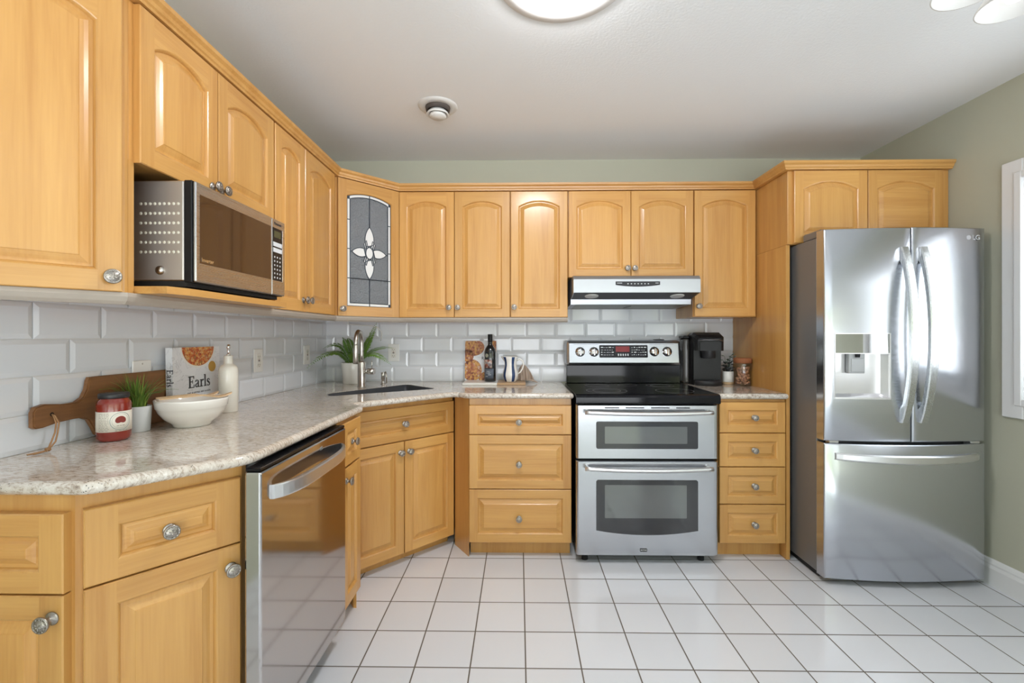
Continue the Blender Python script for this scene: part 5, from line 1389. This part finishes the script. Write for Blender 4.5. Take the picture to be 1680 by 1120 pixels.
t = thing('pitcher', 'white pitcher with navy stripes on the wooden half of the serving board', 'pitcher', (-0.055, 2.965, BZ))
prof = [(0.0001, 0.0), (0.034, 0.0), (0.037, 0.003), (0.045, 0.018), (0.051, 0.040), (0.050, 0.058), (0.043, 0.085), (0.0385, 0.108), (0.0395, 0.130), (0.044, 0.150), (0.048, 0.163), (0.0465, 0.165), (0.043, 0.152), (0.037, 0.130), (0.036, 0.108), (0.040, 0.085), (0.046, 0.058), (0.046, 0.040), (0.040, 0.014), (0.0001, 0.012)]
SEG = 96; vs = []; fs = []; ms = []; k = len(prof)
for i in range(SEG):
    a = 2 * PI * i / SEG
    for r_, z in prof:
        lipd = 0.016 * max(0, math.cos(a - PI)) ** 10 * max(0, (z - 0.13) / 0.035) if r_ > 0.03 else 0
        vs.append(((r_ + lipd) * math.cos(a), (r_ + lipd) * math.sin(a), z))
q = MB()
for i in range(SEG):
    j = (i + 1) % SEG; ang = (i + 0.5) / SEG * 360
    for p in range(k - 1):
        stripe = 2 <= p <= 9 and any(abs((ang - c_ + 180) % 360 - 180) < 13 for c_ in (218, 296, 60, 140))
        fs.append([i * k + p, j * k + p, j * k + p + 1, i * k + p + 1]); ms.append(1 if stripe else 0)
for f, m_ in zip(fs, ms): q.f.append(f); q.m.append(m_); q.s.append(True)
q.v = [Vector(v) for v in vs]; q.build('jug', [CERW, NAVY], t)
q = MB(); q.tube([(0.041, 0, 0.140), (0.060, 0, 0.148), (0.080, 0, 0.136), (0.086, 0, 0.112), (0.078, 0, 0.084), (0.064, 0, 0.062), (0.046, 0, 0.050)], 0.0062, 12, sq=(1.2, 0.8)); q.build('handle', CERW, t)

t = thing('towel', 'taupe linen towel draped behind the pitcher handle', 'towel', (0.030, 3.030, BZ))
q = MB(); NU, NVv = 36, 22; vs = []
for i in range(NU + 1):
    u = i / NU
    for j in range(NVv + 1):
        v = j / NVv                                   # v: down from the top fold
        top = 0.104 * math.sqrt(max(0.0, 1 - 0.80 * (2 * u - 1) ** 2))
        z = top * (1 - v ** 1.8) + 0.004
        if v > 0.97: z = 0.004
        spread = 0.036 + 0.016 * math.sin(v * PI / 2)
        x = (u - 0.5) * 2 * spread + 0.020 * v
        y = -0.020 * v ** 1.4 + 0.012 * math.sin(u * 17 + 1.5 * v) * (0.35 + 0.65 * v)
        vs.append((x, y, z))
fs = [[i * (NVv + 1) + j, (i + 1) * (NVv + 1) + j, (i + 1) * (NVv + 1) + j + 1, i * (NVv + 1) + j + 1] for i in range(NU) for j in range(NVv)]
n0 = len(vs); vs2 = [(x, y + 0.006, z) for x, y, z in vs]
q.add(vs + vs2, fs + [[n0 + i for i in f[::-1]] for f in fs], 0, True)
per = [i * (NVv + 1) for i in range(NU + 1)] + [NU * (NVv + 1) + j for j in range(1, NVv + 1)] + [i * (NVv + 1) + NVv for i in range(NU - 1, -1, -1)] + [j for j in range(NVv - 1, 0, -1)]
q.add(vs + vs2, [[per[i], per[(i + 1) % len(per)], n0 + per[(i + 1) % len(per)], n0 + per[i]] for i in range(len(per))], 0, True)
q.tube([(0.030, -0.018, 0.006), (0.048, -0.030, 0.007), (0.070, -0.034, 0.002), (0.092, -0.030, -0.008)], [0.008, 0.009, 0.008, 0.005], 8, sq=(1.4, 0.7))
q.build('cloth', TOWEL, t, fix=False)

# ------------------------------------------------------------------ coffee corner
t = thing('coffee_maker', 'black single cup coffee maker on the small counter right of the range', 'coffee maker', (1.214, 2.970, CZ), R(-6)); t.scale = (1.05, 1.05, 1.08)
q = MB()
q.sweep([[(x * s_, y, z) for x, y in [(-0.088, -0.02), (-0.080, -0.05), (0.080, -0.05), (0.088, -0.02), (0.088, 0.10), (0.078, 0.115), (-0.078, 0.115), (-0.088, 0.10)]] for z, s_ in ((0.0, 1.0), (0.29, 1.0))]); q.build('body', BLKP, t)
q = MB()
secs = []
for y, z1, w in ((-0.118, 0.262, 0.060), (-0.112, 0.280, 0.074), (-0.085, 0.298, 0.084), (-0.03, 0.312, 0.088), (0.05, 0.310, 0.088), (0.112, 0.296, 0.082)):
    z0 = 0.205 if y < -0.055 else 0.288
    secs.append([(-w, y, z0), (w, y, z0), (w, y, z1 - 0.014), (w - 0.014, y, z1), (-w + 0.014, y, z1), (-w, y, z1 - 0.014)])
q.sweep(secs); q.build('brew_head', BLKP, t)
q = MB(); q.lathe([(0.036, 0.160), (0.040, 0.163), (0.042, 0.206)], 24, 0, Matrix.Translation((0, -0.070, 0)), cap0=True); q.build('nozzle', DARKP, t)
q = MB(); q.tube([(-0.070, -0.116, 0.262), (-0.040, -0.126, 0.268), (0.040, -0.126, 0.268), (0.070, -0.116, 0.262)], 0.006, 8, sq=(1, 0.6)); q.build('lift_handle', plain('silver_handle', (0.20, 0.20, 0.21), 0.3, 0.8), t)
q = MB(); q.lathe([(0.0001, 0.0), (0.076, 0.0), (0.080, 0.004), (0.080, 0.026), (0.074, 0.031), (0.0001, 0.031)], 32, 0, Matrix.Translation((0, -0.058, 0)) @ Matrix.Diagonal((1, 0.85, 1, 1))); q.build('drip_tray', DARKP, t)
q = MB(); q.box((-0.128, 0.005, 0.0), (-0.0885, 0.112, 0.275), 0, 0.014, 3); q.build('water_tank', SMOKE, t)
q = MB(); q.box((-0.130, 0.000, 0.2755), (-0.0885, 0.114, 0.292), 0, 0.006, 2); q.build('tank_lid', BLKP, t)
q = MB(); q.tube([(-0.11, 0.116, 0.03), (-0.13, 0.13, 0.012), (-0.118, 0.138, 0.0045)], 0.0035, 7); q.build('power_cord', BLKP, t)

t = thing('succulent_pot', 'small white pot with dusky leaves between coffee maker and glass jar', 'potted plant', (1.362, 2.965, CZ))
q = MB(); q.lathe([(0.0001, 0.016), (0.034, 0.016), (0.035, 0.018), (0.035, 0.084), (0.033, 0.085), (0.031, 0.083), (0.031, 0.076), (0.0001, 0.076)], 30); q.build('pot', CERW, t)
q = MB(); q.lathe([(0.0001, 0.0), (0.033, 0.0), (0.0345, 0.002), (0.0345, 0.0158), (0.0001, 0.0158)], 30); q.build('base', WPALE, t)
random.seed(3)
for mi, (cnt, zr, mat_) in enumerate(((26, (0.08, 0.135), DKLEAF), (11, (0.135, 0.185), GRLEAF))):
    q = MB()
    for i in range(cnt):
        a = random.uniform(0, 2 * PI); z = random.uniform(*zr); r_ = random.uniform(0.008, 0.028)
        c = Vector((r_ * math.cos(a), r_ * math.sin(a), z)); d = Vector((math.cos(a), math.sin(a), random.uniform(0.0, 0.9))).normalized(); s_ = d.cross(Vector((0, 0, 1))).normalized(); n_ = s_.cross(d)
        L, w = random.uniform(0.020, 0.034), random.uniform(0.008, 0.013)
        q.add([c, c + d * L * .5 + s_ * w + n_ * .002, c + d * L, c + d * L * .5 - s_ * w + n_ * .002, c + d * L * .5 - n_ * .004], [[0, 1, 4], [1, 2, 4], [2, 3, 4], [3, 0, 4], [0, 3, 1], [1, 3, 2]], 0, True)
        q.tube([Vector((r_ * 0.3 * math.cos(a), r_ * 0.3 * math.sin(a), 0.075)), c], 0.0012, 5)
    q.build('leaves', mat_, t, fix=False)
t = thing('glass_jar', 'glass jar of walnut pieces with dark cork lid beside the maple panel', 'jar', (1.410, 2.870, CZ)); t.scale = (1, 1, 1.08)
q = MB(); q.lathe([(0.0001, 0.0), (0.043, 0.0), (0.047, 0.003), (0.047, 0.128), (0.045, 0.132), (0.0430, 0.132), (0.0445, 0.126), (0.0445, 0.006), (0.0001, 0.005)], 36); q.build('glass_body', WGLASS, t)
q = MB(); q.lathe([(0.0001, 0.133), (0.050, 0.133), (0.053, 0.136), (0.054, 0.150), (0.052, 0.160), (0.046, 0.163), (0.0001, 0.163)], 32); q.build('lid', CORK, t)
random.seed(9)
q = MB()
for i in range(190):
    a = random.uniform(0, 2 * PI); r_ = 0.0335 * math.sqrt(random.random()); z = random.uniform(0.014, 0.108)
    tb = bmesh.new(); bmesh.ops.create_icosphere(tb, subdivisions=1, radius=1)
    for v in tb.verts: v.co = v.co * random.uniform(0.8, 1.1)
    q.bm(tb, 0, True, Matrix.Translation((r_ * math.cos(a), r_ * math.sin(a), z)) @ Matrix.Rotation(random.uniform(0, 3), 4, (1, 0.4, 0.2)) @ Matrix.Diagonal((0.0115, 0.008, 0.007, 1)))
o = q.build('walnut_pieces', SEEDS, t, fix=False); o['kind'] = 'stuff'

# ------------------------------------------------------------------ ceiling
t = thing('ceiling_vent', 'round white air vent on the ceiling', 'vent', (-0.428, 2.385, ZC))
q = MB(); q.lathe([(0.062, -0.004), (0.068, -0.010), (0.100, -0.006), (0.104, -0.0005)], 44); q.build('flange', VENTW, t)
q = MB(); q.lathe([(0.066, -0.0005), (0.060, -0.0305), (0.046, -0.012), (0.0001, -0.004)], 36); q.build('throat', plain('dark_throat', (0.10, 0.085, 0.075), 0.7), t, fix=False)
q = MB(); q.lathe([(0.040, -0.020), (0.056, -0.038), (0.060, -0.046), (0.056, -0.049), (0.044, -0.040), (0.036, -0.030)], 40); q.build('cone', VENTW, t)
q = MB(); q.lathe([(0.0001, -0.030), (0.040, -0.040), (0.044, -0.052), (0.038, -0.060), (0.0001, -0.062)], 36); q.build('disc', VENTW, t)
t = thing('ceiling_light', 'round flush ceiling lamp, lit, cut off by the top edge of the photo', 'ceiling lamp', (0.150, 1.520, ZC))
q = MB(); q.lathe([(0.150, -0.0005), (0.230, -0.0005), (0.232, -0.003), (0.229, -0.0055), (0.200, -0.0065), (0.160, -0.007)], 64); q.build('trim_ring', WHITEP, t)
q = MB(); q.lathe([(0.0001, -0.040), (0.070, -0.038), (0.115, -0.032), (0.148, -0.020), (0.160, -0.0075)], 56); q.build('diffuser', LAMPON, t)
t = thing('shade_fixture', 'white ceiling fixture with frosted shades, cut off at the upper right corner', 'ceiling lamp', (1.40, 1.188, ZC))
q = MB(); q.lathe([(0.0001, -0.03), (0.050, -0.028), (0.065, -0.012), (0.066, -0.0005)], 32); q.build('canopy', WHITEP, t)
q = MB(); q.cyl(0.012, -0.16, -0.028, 0, 14); q.lathe([(0.0001, -0.20), (0.030, -0.192), (0.036, -0.17), (0.020, -0.15), (0.0001, -0.149)], 24); q.build('stem', WHITEP, t)
for k in range(5):
    a = R(72 + 72 * k); dx, dy = math.cos(a), math.sin(a)
    q = MB(); q.tube([(0.02 * dx, 0.02 * dy, -0.172), (0.08 * dx, 0.08 * dy, -0.150), (0.135 * dx, 0.135 * dy, -0.152), (0.155 * dx, 0.155 * dy, -0.185)], 0.006, 8); q.build('arm', WHITEP, t)
    q = MB(); q.lathe([(0.020, -0.180), (0.034, -0.184), (0.062, -0.205), (0.082, -0.240), (0.085, -0.246), (0.081, -0.246), (0.060, -0.212), (0.032, -0.190), (0.0001, -0.188)], 36, 0, Matrix.Translation((0.165 * dx, 0.165 * dy, 0))); q.build('shade', SHADE, t)
    q = MB(); q.lathe([(0.0001, -0.238), (0.018, -0.232), (0.024, -0.215), (0.016, -0.196), (0.0001, -0.192)], 18, 0, Matrix.Translation((0.165 * dx, 0.165 * dy, 0))); q.build('bulb', BULB, t)
